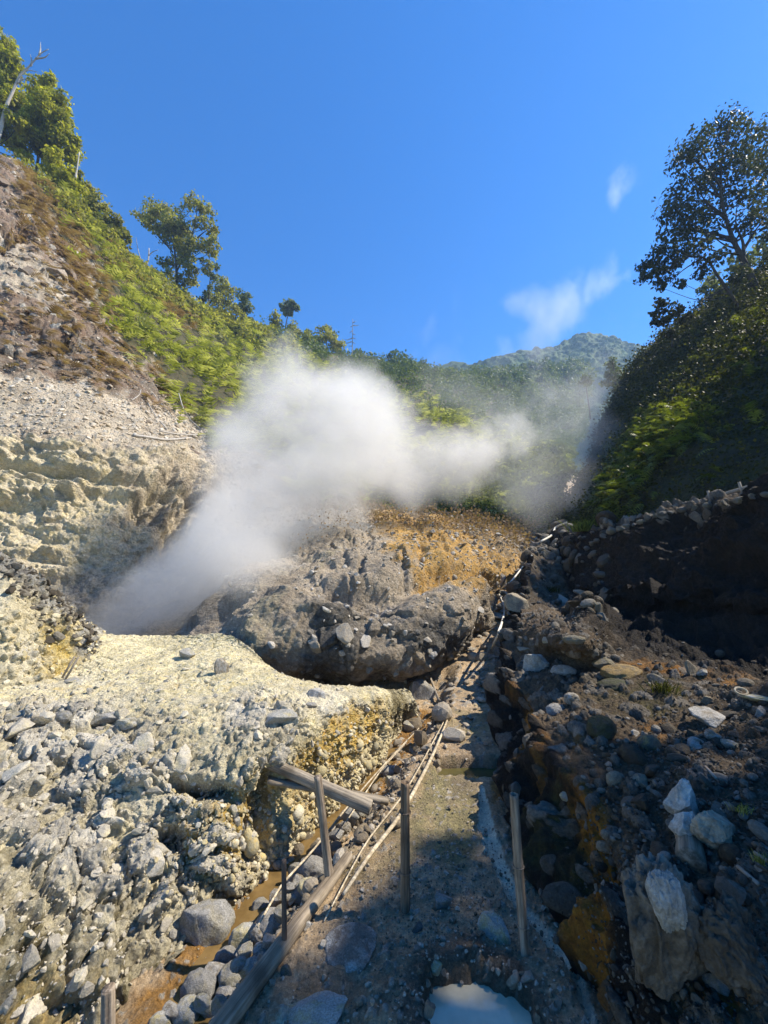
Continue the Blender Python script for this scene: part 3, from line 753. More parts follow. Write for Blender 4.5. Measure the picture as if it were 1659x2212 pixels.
# ---- right hill above the rim
rows = [
    [(3000, 900, 2.6), (2600, 1000, 3.6), (2300, 1100, 4.5), (1950, 1180, 5.8), (1659, 1240, 7.2), (1530, 1260, 8.2), (1430, 1270, 9.4), (1345, 1270, 10.8), (1300, 1270, 12.5), (1262, 1230, 15), (1236, 1200, 20)],
    [(3000, 650, 3.6), (2600, 550, 5.0), (2300, 760, 6.4), (1950, 900, 8.0), (1659, 985, 9.0), (1530, 1020, 10), (1430, 1050, 11.5), (1352, 1090, 13.2), (1312, 1120, 15.5), (1280, 1130, 19), (1246, 1130, 25)],
    [(3000, 350, 4.8), (2600, 250, 6.8), (2300, 560, 8.8), (1950, 760, 10.8), (1659, 880, 12), (1530, 930, 13.4), (1430, 975, 15), (1362, 1025, 17.5), (1322, 1075, 20), (1292, 1100, 24), (1258, 1110, 31)],
    [(3000, 100, 6.2), (2600, 0, 8.6), (2300, 380, 11.5), (1950, 650, 14), (1659, 780, 15.5), (1530, 840, 17.5), (1435, 900, 20), (1372, 960, 23), (1330, 1030, 25), (1302, 1070, 29), (1268, 1092, 37)],
    [(3000, -100, 7.5), (2600, -200, 10.5), (2300, 240, 14.0), (1950, 540, 17.5), (1659, 660, 20.5), (1545, 720, 22.5), (1450, 780, 26), (1390, 840, 29), (1345, 920, 32), (1316, 1010, 36), (1284, 1070, 44)],
    [(3000, -280, 10), (2600, -380, 13), (2300, 120, 17.5), (1950, 440, 22), (1659, 600, 26), (1555, 670, 29), (1462, 745, 32), (1405, 805, 36), (1360, 890, 41), (1326, 985, 45), (1296, 1050, 54)],
    [(3000, -200, 14), (2600, -200, 19), (2300, 250, 24), (1950, 520, 30), (1659, 680, 34), (1555, 740, 38), (1465, 810, 42), (1410, 870, 47), (1366, 940, 52), (1334, 1020, 57), (1306, 1070, 66)],
]
A = np.array(rows, float)
P = cr(cr(W(A[..., 0], A[..., 1], A[..., 2]), 300, 1), 320, 0)
N = normals(P); PX, PY = PIX(P)
d = .7 * fbm(P, .22, 4, .55, 90) + .25 * ridged(P, .9, 4, 91)
P = P + N * d[..., None]
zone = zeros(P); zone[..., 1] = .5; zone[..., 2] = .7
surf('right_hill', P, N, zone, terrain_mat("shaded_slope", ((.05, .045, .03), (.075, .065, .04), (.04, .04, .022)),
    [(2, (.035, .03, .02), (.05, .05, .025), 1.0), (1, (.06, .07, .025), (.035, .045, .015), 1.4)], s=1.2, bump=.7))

# ---- far mountain closing the valley
rows = [
    [(700, 1150, 170), (900, 1120, 175), (1050, 1100, 180), (1180, 1100, 185), (1290, 1100, 190), (1400, 1080, 195), (1560, 1050, 200), (1900, 1000, 210)],
    [(700, 960, 200), (900, 940, 205), (1050, 930, 210), (1180, 930, 215), (1290, 920, 220), (1400, 920, 225), (1560, 900, 230), (1900, 860, 240)],
    [(700, 880, 225), (900, 850, 230), (1060, 830, 235), (1180, 830, 240), (1290, 820, 245), (1400, 830, 250), (1560, 810, 255), (1900, 780, 265)],
    [(700, 850, 245), (920, 822, 250), (1080, 800, 255), (1195, 770, 262), (1290, 755, 270), (1400, 775, 272), (1560, 780, 275), (1900, 760, 285)],
    [(700, 840, 260), (950, 816, 265), (1105, 792, 270), (1200, 750, 280), (1300, 732, 290), (1400, 756, 290), (1560, 770, 295), (1900, 750, 300)],
    [(700, 900, 320), (950, 870, 320), (1105, 850, 330), (1200, 820, 340), (1300, 800, 350), (1400, 810, 350), (1560, 830, 350), (1900, 800, 350)],
]
A = np.array(rows, float)
P = cr(cr(W(A[..., 0], A[..., 1], A[..., 2]), 420, 1), 300, 0)
N = normals(P)
hc, cc_, sc_ = cobbles(P, .16, 95, .1, .3, .6)
hc2, _, _ = cobbles(P, .34, 96, .1, .3, .6)
d = 14 * fbm(P, .014, 4, .55, 97) + 5 * ridged(P, .03, 3, 98) + 2.2 * hc + 1.3 * hc2
P = P + N * d[..., None]
zone = zeros(P); zone[..., 0] = np.clip(.45 + .5 * fbm(P, .05, 4, .6, 99), 0, 1)
surf('mountain', P, N, zone, terrain_mat("forest_far", ((.05, .10, .018), (.09, .15, .03), (.04, .075, .018)),
    [(0, (.15, .19, .06), (.11, .14, .045), .08)], s=14, bump=.8))
# ------------------------------------------------------------------ plants
rng = np.random.default_rng(7)

def unit(v): return v / (np.linalg.norm(v, axis=-1, keepdims=True) + 1e-9)

def leaves(C0, out, size, rg, aspect=.42, droop=.25, up=.35):
    """One pointed leaf per centre: vertices, quads."""
    n = len(C0)
    nr = unit(rg.normal(size=(n, 3)) * .8 + out * .9 + [0, 0, up])
    t = unit(np.cross(nr, rg.normal(size=(n, 3)))); t[:, 2] -= droop; t = unit(t)
    w = unit(np.cross(nr, t))
    s = (size * rg.uniform(.65, 1.35, n))[:, None]
    mid = C0 + t * s * .45 - nr * s * .06
    V = np.stack([C0 - t * s * .1, mid + w * s * aspect, C0 + t * s, mid - w * s * aspect], 1).reshape(-1, 3)
    return V, np.arange(n * 4).reshape(n, 4)

def crown_mesh(clumps, per, size, rg, shell=.42, squash=.8, aspect=.42, droop=.25):
    """clumps: (x, y, z, r); leaves fill the outer part of every clump and gather in sprays."""
    cs = np.array(clumps, float)
    cnt = np.maximum(12, (per * (cs[:, 3] / cs[:, 3].mean()) ** 2)).astype(int)
    idx = np.repeat(np.arange(len(cs)), cnt)
    n = len(idx)
    # sprays: a handful of sub-centres per clump so that gaps stay between them
    nsub = 14
    sd = unit(rg.normal(size=(len(cs), nsub, 3))); sr = rg.uniform(.2, 1.05, (len(cs), nsub)) ** .6
    k = rg.integers(0, nsub, n)
    d = sd[idx, k] * sr[idx, k][:, None]
    off = unit(rg.normal(size=(n, 3))) * (rg.uniform(0, 1, n) ** .6 * .52)[:, None]
    pos = d + off
    pos[:, 2] *= squash
    P0 = cs[idx, :3] + pos * cs[idx, 3:4]
    V, F = leaves(P0, unit(pos), size * np.ones(n), rg, aspect, droop)
    cr_ = rg.uniform(0, 1, len(cs)); sr2 = rg.uniform(0, 1, (len(cs), nsub))
    r = np.clip(.3 * cr_[idx] + .3 * sr2[idx, k] + .4 * rg.uniform(0, 1, n), 0, 1)
    return V, F, np.repeat(r, 4)

def tube(pts, rad, sides=7, wob=0.0, rg=None, cap=True):
    pts = np.asarray(pts, float); rad = np.asarray(rad, float)
    n = max(len(pts) * 3, 6) if len(pts) > 2 else max(len(pts), 2)
    if len(pts) > 2:
        pts = cr(pts, n); rad = np.interp(np.linspace(0, len(rad) - 1, n), np.arange(len(rad)), rad)
    n = len(pts)
    T = unit(np.gradient(pts, axis=0))
    ref = np.array([0, 0, 1.0]) if abs(T[0][2]) < .8 else np.array([1.0, 0, 0])
    A = unit(np.cross(T, ref)); B = np.cross(T, A)
    an = np.linspace(0, 2 * math.pi, sides, endpoint=False)
    R = rad[:, None] * (1 + (wob * rg.normal(size=(n, sides)) if rg is not None else 0))
    V = pts[:, None] + A[:, None] * (np.cos(an)[None, :, None] * R[..., None]) + B[:, None] * (np.sin(an)[None, :, None] * R[..., None])
    V = V.reshape(-1, 3)
    i = np.arange(n * sides).reshape(n, sides); j = np.roll(i, -1, 1)
    F = np.stack([i[:-1], j[:-1], j[1:], i[1:]], -1).reshape(-1, 4)
    if cap:
        V = np.concatenate([V, pts[:1], pts[-1:]])
        c0 = n * sides
        F2 = np.concatenate([np.stack([j[0], i[0], np.full(sides, c0), np.full(sides, c0)], -1)[:, :3],
                             np.stack([i[-1], j[-1], np.full(sides, c0 + 1), np.full(sides, c0 + 1)], -1)[:, :3]])
        return V, F, F2
    return V, F, np.zeros((0, 3), int)

def tubes(L, sides=7, wob=0.0, rg=None):
    Vs, Fs, F3 = [], [], []; o = 0
    for pts, rad in L:
        V, F, f3 = tube(pts, rad, sides, wob, rg)
        Vs.append(V); Fs.append(F + o); F3.append(f3 + o); o += len(V)
    return np.concatenate(Vs), [np.concatenate(Fs), np.concatenate(F3)]

M_BARK = bark_mat("bark_dark", (.045, .037, .028), (.09, .075, .057))
M_BARK_PALE = bark_mat("bark_pale", (.48, .45, .40), (.30, .28, .25))
M_TWIG = bark_mat("dead_wood", (.36, .31, .25), (.22, .19, .15))
LEAF = {
    'olive': leaf_mat("leaf_olive", ((.08, .085, .02), (.25, .245, .055), (.50, .46, .17)), .5),
    'bright': leaf_mat("leaf_bright", ((.09, .10, .014), (.32, .32, .03), (.60, .55, .08)), .55),
    'grey': leaf_mat("leaf_grey_green", ((0.083, 0.105, 0.053), (0.150, 0.180, 0.090), (0.285, 0.292, 0.165)), .4),
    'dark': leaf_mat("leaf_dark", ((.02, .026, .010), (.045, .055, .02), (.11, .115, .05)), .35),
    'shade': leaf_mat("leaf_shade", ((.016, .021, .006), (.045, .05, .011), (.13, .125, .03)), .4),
    'fern': leaf_mat("leaf_fern", ((.10, .115, .025), (.27, .29, .07), (.46, .44, .19)), .45),
    'fernlit': leaf_mat("leaf_fern_lit", ((.05, .07, .014), (.14, .165, .028), (.26, .285, .065)), .45),
    'dry': leaf_mat("leaf_dry", ((.16, .10, .055), (.27, .18, .105), (.38, .28, .18)), .3),
    'scrub': leaf_mat("leaf_scrub", ((.05, .055, .02), (.11, .13, .035), (.22, .235, .09)), .4),
    'far': leaf_mat("leaf_far", ((0.053, 0.083, 0.030), (0.105, 0.143, 0.045), (0.210, 0.232, 0.090)), .35),
}

def px_tree(name, label, Y, trunk, clumps, leaf, per=150, lsize=.3, limbs=(), group=None, bark=None, r0=5.0, r1=1.2, seed=1, spread=1.0, conv=None, auto=True, aspect=.42, droop=.25, cat="tree"):
    """A tree at the distance Y: trunk and limbs as points, clumps as (x, y, radius) of the sight lines they sit on."""
    rg = np.random.default_rng(seed)
    cv = conv or (lambda a, b: (a, b))
    s1 = (cv(1, 0)[0] - cv(0, 0)[0])
    tp = [cv(*p) for p in trunk]
    T = np.array([W(x, y, Y) for x, y in tp])
    zc = DEPTH(T[0]); m = zc / FD
    base = T[0].copy()
    root = empty(name, base, label, cat, group)
    seg = [(np.concatenate([[T[0] - [0, 0, .6]], T]), np.linspace(r0, r1, len(T) + 1) * s1 * m)]
    boughs = []
    for L in limbs:
        pts = np.array([W(*cv(*p), Y + (i * .22 * rg.normal()) * m * 8) for i, p in enumerate(L)])
        boughs.append((pts, np.linspace(r0 * .45, r1 * .45, len(pts)) * s1 * m))
    cl = []
    for c in clumps:
        x, y = cv(c[0], c[1]); r = c[2] * s1 * m
        p = W(x, y, Y + rg.uniform(-1, 1) * r * 1.3 * spread)
        cl.append((*p, r * (1.3 if leaf == 'dark' else 1.12)))
    if auto:
        tt = cr(T, 24)
        for c in cl:
            c0 = np.array(c[:3])
            d = np.linalg.norm((tt - c0) * [1, 1, 1.0], axis=1) + np.maximum(0, tt[:, 2] - c0[2]) * 2.0
            k = int(np.argmin(d)); k = max(k - 2, 0)
            a = tt[k]; mid = (a + c0) / 2 + [0, 0, -.12 * np.linalg.norm(c0 - a)]
            seg.append((np.array([a, mid, c0]), np.array([r0 * .26, r0 * .17, r0 * .07]) * s1 * m))
    V, F = tubes(seg, 6)
    build('trunk', V - base, F, bark or M_BARK, root)
    for b in boughs:
        V, F = tubes([b], 6)
        build('branch', V - base, F, bark or M_BARK, root)
    if cl:
        V, F, r = crown_mesh(cl, per, lsize, rg, aspect=aspect, droop=droop)
        build('crown', V - base, F, LEAF[leaf], root, smooth=False, attrs={'rnd': r})
    return root

c8 = lambda x, y: (1296 + x * .25, 173 + y * .25)
c7 = lambda x, y: (x / 3, y / 3)
c0 = lambda x, y: (x * .29166, 276.5 + y * .29166)
c2 = lambda x, y: (432 + x / 3, 587.5 + y / 3)
c3 = lambda x, y: (916 + x * .2604, 674 + y * .2604)

# the tall dark trees on the right
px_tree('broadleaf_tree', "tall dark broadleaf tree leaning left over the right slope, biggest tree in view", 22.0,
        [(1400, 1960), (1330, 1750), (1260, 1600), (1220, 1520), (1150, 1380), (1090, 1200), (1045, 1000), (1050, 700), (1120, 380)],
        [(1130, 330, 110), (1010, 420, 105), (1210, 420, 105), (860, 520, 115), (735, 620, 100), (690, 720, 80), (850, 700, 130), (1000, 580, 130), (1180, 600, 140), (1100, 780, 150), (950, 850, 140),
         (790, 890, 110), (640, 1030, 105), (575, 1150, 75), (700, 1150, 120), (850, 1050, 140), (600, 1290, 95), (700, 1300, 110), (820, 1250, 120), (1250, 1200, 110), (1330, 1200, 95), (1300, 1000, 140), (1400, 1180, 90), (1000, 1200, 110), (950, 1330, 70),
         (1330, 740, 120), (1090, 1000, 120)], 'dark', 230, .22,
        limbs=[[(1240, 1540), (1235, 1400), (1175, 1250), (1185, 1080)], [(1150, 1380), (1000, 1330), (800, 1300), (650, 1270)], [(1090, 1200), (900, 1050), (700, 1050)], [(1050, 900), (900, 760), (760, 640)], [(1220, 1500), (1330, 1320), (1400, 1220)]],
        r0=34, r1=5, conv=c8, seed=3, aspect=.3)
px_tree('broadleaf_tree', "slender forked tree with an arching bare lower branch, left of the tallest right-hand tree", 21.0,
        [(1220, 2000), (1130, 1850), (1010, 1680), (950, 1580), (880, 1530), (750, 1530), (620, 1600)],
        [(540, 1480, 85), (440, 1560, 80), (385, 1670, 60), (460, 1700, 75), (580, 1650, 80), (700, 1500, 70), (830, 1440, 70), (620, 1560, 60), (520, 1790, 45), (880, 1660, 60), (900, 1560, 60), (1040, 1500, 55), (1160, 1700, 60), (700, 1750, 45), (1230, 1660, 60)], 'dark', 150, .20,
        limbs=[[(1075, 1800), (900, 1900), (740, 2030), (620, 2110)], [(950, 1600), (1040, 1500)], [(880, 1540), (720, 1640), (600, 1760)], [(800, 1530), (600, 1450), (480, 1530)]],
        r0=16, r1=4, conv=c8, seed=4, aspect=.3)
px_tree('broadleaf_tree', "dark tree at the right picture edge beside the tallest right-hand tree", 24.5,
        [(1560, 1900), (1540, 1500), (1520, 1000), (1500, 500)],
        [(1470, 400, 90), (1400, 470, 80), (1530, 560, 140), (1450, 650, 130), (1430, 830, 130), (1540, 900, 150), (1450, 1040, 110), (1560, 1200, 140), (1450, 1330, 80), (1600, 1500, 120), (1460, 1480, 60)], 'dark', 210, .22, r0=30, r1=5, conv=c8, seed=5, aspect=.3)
px_tree('young_tree', "small leafy sapling rooted at the foot of the arching branch on the right skyline", 24.0,
        [(620, 2230), (600, 2120), (560, 2000)], [(520, 1930, 50), (470, 2080, 40), (560, 2090, 55), (640, 1990, 60), (720, 2060, 70), (600, 2180, 60), (500, 2010, 45)], 'shade', 150, .2, r0=8, r1=2, conv=c8, seed=6)

# left ridge
px_tree('dense_tree', "tall dense yellow-green tree on the left ridge, above the brown earth slope", 34.0,
        [(225, 1180), (265, 900), (300, 560)],
        [(315, 530, 48), (255, 610, 75), (375, 640, 60), (300, 740, 100), (410, 770, 60), (225, 850, 85), (395, 900, 85), (290, 960, 90), (455, 1010, 48), (385, 1080, 80), (435, 1180, 70), (445, 1270, 70), (470, 1370, 60), (490, 1130, 38), (340, 1060, 55), (240, 720, 60), (350, 850, 70), (480, 900, 30)], 'bright', 900, .32,
        limbs=[[(305, 1200), (330, 1060), (350, 900), (330, 700)]], r0=13, r1=3, conv=c7, seed=11, aspect=.3, droop=.5)
px_tree('dense_tree', "tall dense green tree cut by the left picture edge on the ridge", 33.0,
        [(-20, 980), (20, 700), (30, 300)],
        [(20, 270, 55), (60, 330, 50), (25, 400, 75), (105, 420, 35), (30, 520, 75), (95, 650, 65), (60, 750, 90), (125, 810, 70), (60, 880, 80), (130, 940, 60), (20, 640, 70), (-80, 500, 110), (-70, 320, 80), (-90, 720, 110), (160, 1000, 38)], 'bright', 800, .32, r0=12, r1=3, conv=c7, seed=12, aspect=.3, droop=.5)
px_tree('bare_tree', "leaning leafless tree with a white trunk at the left picture edge", 31.0,
        [(-30, 950), (0, 850), (40, 690), (80, 600), (130, 490), (190, 430), (260, 350), (315, 318)], [], 'olive', conv=c7, r0=15, r1=2, bark=M_BARK_PALE, seed=13,
        limbs=[[(40, 700), (65, 725), (92, 732)], [(130, 485), (180, 455), (250, 468)], [(255, 355), (262, 320), (262, 272)], [(230, 380), (290, 372), (320, 345)], [(110, 540), (150, 510), (185, 520)], [(200, 425), (205, 390), (195, 350)]])
px_tree('spreading_tree', "low spreading olive tree hanging over the fern slope, right of the dense ridge trees", 38.0,
        [(600, 1600), (620, 1500), (650, 1400)],
        [(570, 1240, 45), (610, 1310, 65), (560, 1370, 60), (650, 1390, 65), (600, 1440, 70), (720, 1430, 50), (770, 1490, 48), (805, 1540, 36), (680, 1480, 50), (780, 1590, 34), (740, 1530, 30)], 'olive', 480, .26, r0=9, r1=3, conv=c7, seed=14)
px_tree('twin_crowned_tree', "tall tree with two rounded crowns standing clear against the sky on the left ridge", 49.0,
        [(1288, 1290), (1310, 1120), (1302, 1000), (1285, 800), (1290, 680)],
        [(1055, 640, 58), (1130, 610, 48), (1200, 650, 95), (1300, 680, 100), (1150, 710, 65), (1250, 770, 95), (1350, 790, 90), (1400, 890, 75), (1330, 910, 85), (1400, 1040, 65), (1230, 990, 55), (1430, 1130, 45), (1250, 1090, 48), (1340, 1130, 45),
         (1375, 560, 42), (1450, 555, 60), (1520, 620, 58), (1470, 690, 48), (1560, 730, 58), (1585, 840, 48), (1500, 860, 48), (1560, 920, 48), (1540, 1000, 45)], 'olive', 420, .30,
        limbs=[[(1280, 920), (1200, 830), (1100, 730), (1035, 645)], [(1310, 1060), (1400, 870), (1450, 680), (1460, 570)], [(1400, 870), (1500, 780), (1560, 740)]], r0=14, r1=3, conv=c0, seed=15)
px_tree('slender_tree', "thin-stemmed sparse tree between the twin-crowned tree and the rounded dense tree", 55.0,
        [(1535, 1440), (1550, 1200), (1560, 1050), (1545, 880)], [(1515, 1235, 34), (1580, 1100, 30), (1600, 1030, 26), (1530, 1060, 28), (1500, 1270, 25), (1560, 1180, 22)], 'grey', 90, .36, r0=6, r1=1.5, conv=c0, seed=16)
px_tree('dead_snag', "forked pale dead trunk without leaves, left of the twin-crowned tree", 46.0,
        [(1055, 1160), (1080, 1030), (1098, 980), (1104, 890)], [], 'olive', conv=c0, r0=10, r1=3, bark=M_BARK_PALE, seed=17,
        limbs=[[(1078, 1020), (1040, 965), (1018, 880), (1008, 810)], [(1098, 950), (1130, 918), (1172, 902)]])
px_tree('white_snag', "short white broken trunk at the right edge of the dense ridge tree", 33.5, [(494, 1120), (500, 1090), (514, 988)], [], 'olive', conv=c7, r0=7, r1=3, bark=M_BARK_PALE, seed=18)
px_tree('white_snag', "short white trunk under the dense ridge tree, among the fern tops", 34.5, [(336, 1250), (340, 1200), (344, 1140)], [], 'olive', conv=c7, r0=7, r1=3, bark=M_BARK_PALE, seed=19)
px_tree('bush', "dark bush on the ridge behind the forked dead trunk", 50.0, [(1060, 1180), (1080, 1090)],
        [(1040, 1030, 62), (1120, 1080, 58), (1170, 1140, 50), (985, 1035, 36), (1090, 1130, 60), (1220, 1190, 50), (1010, 1090, 50)], 'grey', 260, .34, r0=8, r1=3, conv=c0, seed=20, cat="bush")
px_tree('dense_tree', "rounded dense olive tree right of the thin-stemmed tree on the ridge", 59.0, [(120, 380), (140, 250), (150, 100)],
        [(148, 60, 36), (125, 115, 50), (180, 110, 44), (105, 175, 52), (180, 185, 54), (140, 245, 52), (215, 265, 48), (165, 300, 55), (90, 280, 45), (110, 330, 45)], 'olive', 420, .30, r0=8, r1=3, conv=c2, seed=21)
px_tree('spreading_tree', "pale grey-green tree at the right end of the rounded dense tree", 62.0, [(270, 400), (275, 300), (280, 180)],
        [(265, 150, 36), (295, 165, 32), (290, 205, 36), (300, 260, 42), (312, 318, 34), (260, 300, 45), (250, 230, 36), (320, 350, 30)], 'grey', 200, .38, r0=6, r1=2, conv=c2, seed=22)
for nm, lab, Y, tr, cl, lf in (
    ('ridge_tree', "small brownish round tree left of the lone pine above the steam", 70, [(485, 420), (488, 330)], [(490, 275, 26), (478, 315, 32), (500, 330, 30), (490, 370, 40)], 'olive'),
    ('pine_tree', "lone blue-green pine with a leaning stem above the steam", 72, [(548, 430), (553, 370), (565, 300), (582, 250)], [(570, 196, 22), (548, 236, 24), (600, 220, 24), (626, 240, 15), (582, 262, 18), (560, 262, 16), (528, 215, 13), (606, 196, 13)], 'grey'),
    ('ridge_tree', "round green tree just right of the lone pine", 74, [(600, 480), (605, 400)], [(605, 350, 30), (590, 385, 34), (625, 390, 32), (600, 430, 40)], 'olive'),
    ('ridge_tree', "small pale tree rising from the steam top, second right of the lone pine", 76, [(690, 490), (692, 430)], [(690, 402, 26), (700, 435, 36), (672, 440, 26), (710, 470, 36)], 'bright'),
    ('ridge_tree', "broad dark tree on the ridge midway between the lone pine and the dead conifer", 80, [(820, 500), (822, 420)], [(822, 358, 28), (795, 388, 38), (850, 390, 34), (770, 425, 36), (870, 440, 46), (820, 440, 50), (905, 470, 40)], 'olive'),
    ('ridge_tree', "dark conical tree at the foot of the dead conifer", 90, [(1040, 680), (1042, 560)], [(1040, 520, 24), (1035, 555, 36), (1060, 600, 42), (1010, 600, 40), (1045, 640, 46)], 'far'),
    ('ridge_tree', "yellow-green tree second right of the dead conifer", 95, [(1180, 740), (1182, 640)], [(1155, 580, 26), (1180, 615, 38), (1205, 655, 38), (1150, 640, 36), (1190, 700, 40)], 'bright'),
    ('ridge_tree', "dark two-topped tree, tallest of the clump right of the dead conifer", 98, [(1280, 780), (1285, 620)], [(1222, 540, 20), (1258, 525, 26), (1300, 560, 40), (1255, 590, 50), (1330, 620, 48), (1290, 670, 54), (1365, 590, 30), (1370, 660, 40)], 'far'),
    ('ridge_tree', "dark round tree at the right end of the ridge clump", 103, [(1445, 760), (1450, 660)], [(1440, 592, 28), (1462, 630, 38), (1430, 650, 36), (1455, 690, 44)], 'far'),
    ('ridge_tree', "last low tree of the ridge before it dips behind the steam", 106, [(1560, 780), (1560, 710)], [(1540, 672, 28), (1585, 700, 28), (1560, 730, 36)], 'far'),
):
    px_tree(nm, lab, Y, tr, cl, lf, 150, .011 * Y * .55, r0=6, r1=2, conv=c2, seed=int(Y * 3 + tr[0][0]))
rgt = np.random.default_rng(77)
for k, (x, y, r, Y) in enumerate(((946, 812, 13, 109), (962, 818, 10, 112), (985, 822, 11, 114), (1006, 816, 9, 118), (1022, 812, 12, 122), (1046, 806, 11, 128), (1066, 804, 13, 134), (1088, 802, 10, 138), (1106, 800, 12, 142), (1128, 796, 11, 148), (1150, 792, 12, 155), (1176, 786, 12, 160), (800, 776, 13, 93), (816, 786, 10, 95), (668, 722, 11, 80), (730, 752, 12, 87), (772, 768, 11, 91))):
    px_tree('ridge_tree', "small dark treetop in the hazy row along the far ridge", Y, [(x, y + 34), (x + 1, y + 8)], [(x, y - r * .5, r * .7), (x - r * .6, y + r * .4, r * .8), (x + r * .6, y + r * .5, r * .8), (x, y + r * 1.3, r)], 'far', 90, .0062 * Y, r0=2.5, r1=1, seed=300 + k, group="treetops along the far ridge", auto=False)
px_tree('dead_conifer', "bare grey dead conifer standing alone on the ridge", 88, [(982, 700), (985, 650), (988, 480), (990, 305)], [], 'olive', conv=c2, r0=7, r1=1.5, bark=M_TWIG, seed=50,
        limbs=[[(989, 330), (1005, 322), (1012, 318)], [(989, 345), (1015, 348), (1032, 343)], [(989, 350), (972, 358)], [(988, 380), (968, 396)], [(988, 400), (1010, 408)], [(988, 425), (1015, 436)], [(988, 428), (955, 440), (938, 436)], [(988, 450), (950, 462), (932, 455)], [(988, 455), (1008, 466)], [(987, 480), (960, 480)]])
for px_, lab in ((1232, "thin white bare stem in front of the two-topped dark ridge tree"), (1528, "thin pale bare stem before the last low ridge tree")):
    px_tree('bare_tree', lab, 94 if px_ < 1300 else 104, [(px_ - 4, 790), (px_, 640)], [], 'olive', conv=c2, r0=4, r1=2, bark=M_BARK_PALE, seed=px_)
px_tree('valley_tree', "hazy layered tree standing before the far mountain", 58.0, [(1592, 720), (1588, 600), (1562, 390)],
        [(1560, 395, 26), (1545, 440, 40), (1580, 480, 46), (1530, 520, 38), (1610, 520, 40), (1560, 570, 48), (1505, 590, 34), (1630, 590, 40), (1600, 630, 40)], 'far', 170, .34, r0=8, r1=2, conv=c3, seed=61)
px_tree('slender_tree', "hazy thin-stemmed tree left of the layered tree before the far mountain", 62.0, [(1378, 860), (1362, 740), (1340, 600)], [(1345, 550, 32), (1320, 580, 26), (1375, 575, 24), (1350, 610, 18)], 'far', 90, .34, r0=7, r1=3, conv=c3, seed=62)
for k, (x, y, Y, h, lab) in enumerate(((1235, 1740, 29, 420, "thin young tree stem on the right skyline, leftmost of the row below the arching branch"), (1430, 1700, 32, 620, "thin pale-leaved tree behind the trunks of the tallest right-hand tree"),
                                        (1000, 1900, 31, 360, "small pale tree seen under the arching branch on the right skyline"))):
    px_tree('young_tree', lab, Y, [(x, y + 160), (x - 10, y), (x - 25, y - h * .5)], [(x - 30, y - h * .5, 70), (x + 40, y - h * .35, 60), (x - 80, y - h * .3, 60), (x - 10, y - h * .15, 70), (x + 60, y - h * .1, 50)], 'grey', 120, .26, r0=9, r1=3, conv=c8, seed=70 + k)

# unseen trees added on the right slope to shade the path and slope
def added_shade_tree(name, label, base, h, r, leaf, n, seed, lsize=.3, top=(0, 0)):
    rg = np.random.default_rng(seed)
    base = np.array(base, float)
    root = empty(name, base, label, 'tree')
    seg = [(np.array([[0, 0, -.6], [0, 0, h * .3], [top[0] * .5, top[1] * .5, h * .65], [top[0], top[1], h * .92]]), np.array([.26, .2, .13, .05]))]
    cl = []
    for k in range(n):
        t = rg.uniform(.32, 1.0); a = rg.uniform(0, 6.28)
        rr = r * math.sqrt(max(.06, 1 - ((t - .58) / .46) ** 2)) * rg.uniform(.35, 1)
        c = np.array([math.cos(a) * rr + top[0] * t, math.sin(a) * rr + top[1] * t, h * t])
        cl.append((*c, rg.uniform(.75, 1.25) * r * .36))
        p = np.array([top[0] * t * .7, top[1] * t * .7, h * t * .72])
        seg.append((np.array([p, (p + c) / 2 + [0, 0, -.1], c]), np.array([.07, .05, .02])))
    V, F = tubes(seg, 6)
    build('trunk', V, F, M_BARK, root)
    V, F, rr = crown_mesh(cl, 420, lsize, rg)
    build('crown', V, F, LEAF[leaf], root, smooth=False, attrs={'rnd': rr})
added_shade_tree('broadleaf_tree', "unseen broadleaf tree added past the right picture edge to shade the path", (11.6, -.5, 6.0), 10.2, 3.8, 'dark', 60, 81, .38)
added_shade_tree('broadleaf_tree', "second unseen broadleaf tree, added behind the standpoint to shade the path", (12.0, -5.0, 6.5), 10.5, 4.2, 'dark', 60, 82, .40)

added_shade_tree('broadleaf_tree', "unseen tree added past the right picture edge to shade the high right slope", (26, 12.3, 17.5), 6.0, 4.0, 'dark', 34, 90, .5)

# ---- fern fronds
def fronds(base, out, length, rg, n=11):
    """Arching fern fronds: leaflets on both sides of a curved rib."""
    m = len(base)
    L = length[:, None, None]
    o = unit(out + rg.normal(size=(m, 3)) * .35)
    side = unit(np.cross(o, np.array([0, 0, 1.0]) + rg.normal(size=(m, 3)) * .25))
    t = np.linspace(.08, 1, n)[None, :, None]
    rise = rg.uniform(.25, .6, (m, 1, 1)); fall = rg.uniform(.45, 1.0, (m, 1, 1))
    rib = base[:, None] + L * (o[:, None] * t + np.array([0, 0, 1.0]) * (rise * t - fall * t ** 2))
    d = unit(np.gradient(rib, axis=1))
    w = L * .34 * np.sin(np.pi * (.16 + .84 * t)) ** .8
    step = L / n * .95
    V = []
    for s in (-1, 1):
        a = rib - d * step * .5; b = rib + d * step * .5
        tip = rib + side[:, None] * s * w + d * step * 1.2 + np.array([0, 0, -.18]) * w
        V.append(np.stack([a, b, tip], 2))
    V = np.stack(V, 2).reshape(-1, 3)
    F = np.arange(len(V)).reshape(-1, 3)
    r = np.repeat(np.clip(rg.uniform(0, 1, m) * .75 + .12, 0, 1), n * 6) + np.repeat(rg.normal(size=m * n * 2), 3) * .16
    return V, F, r

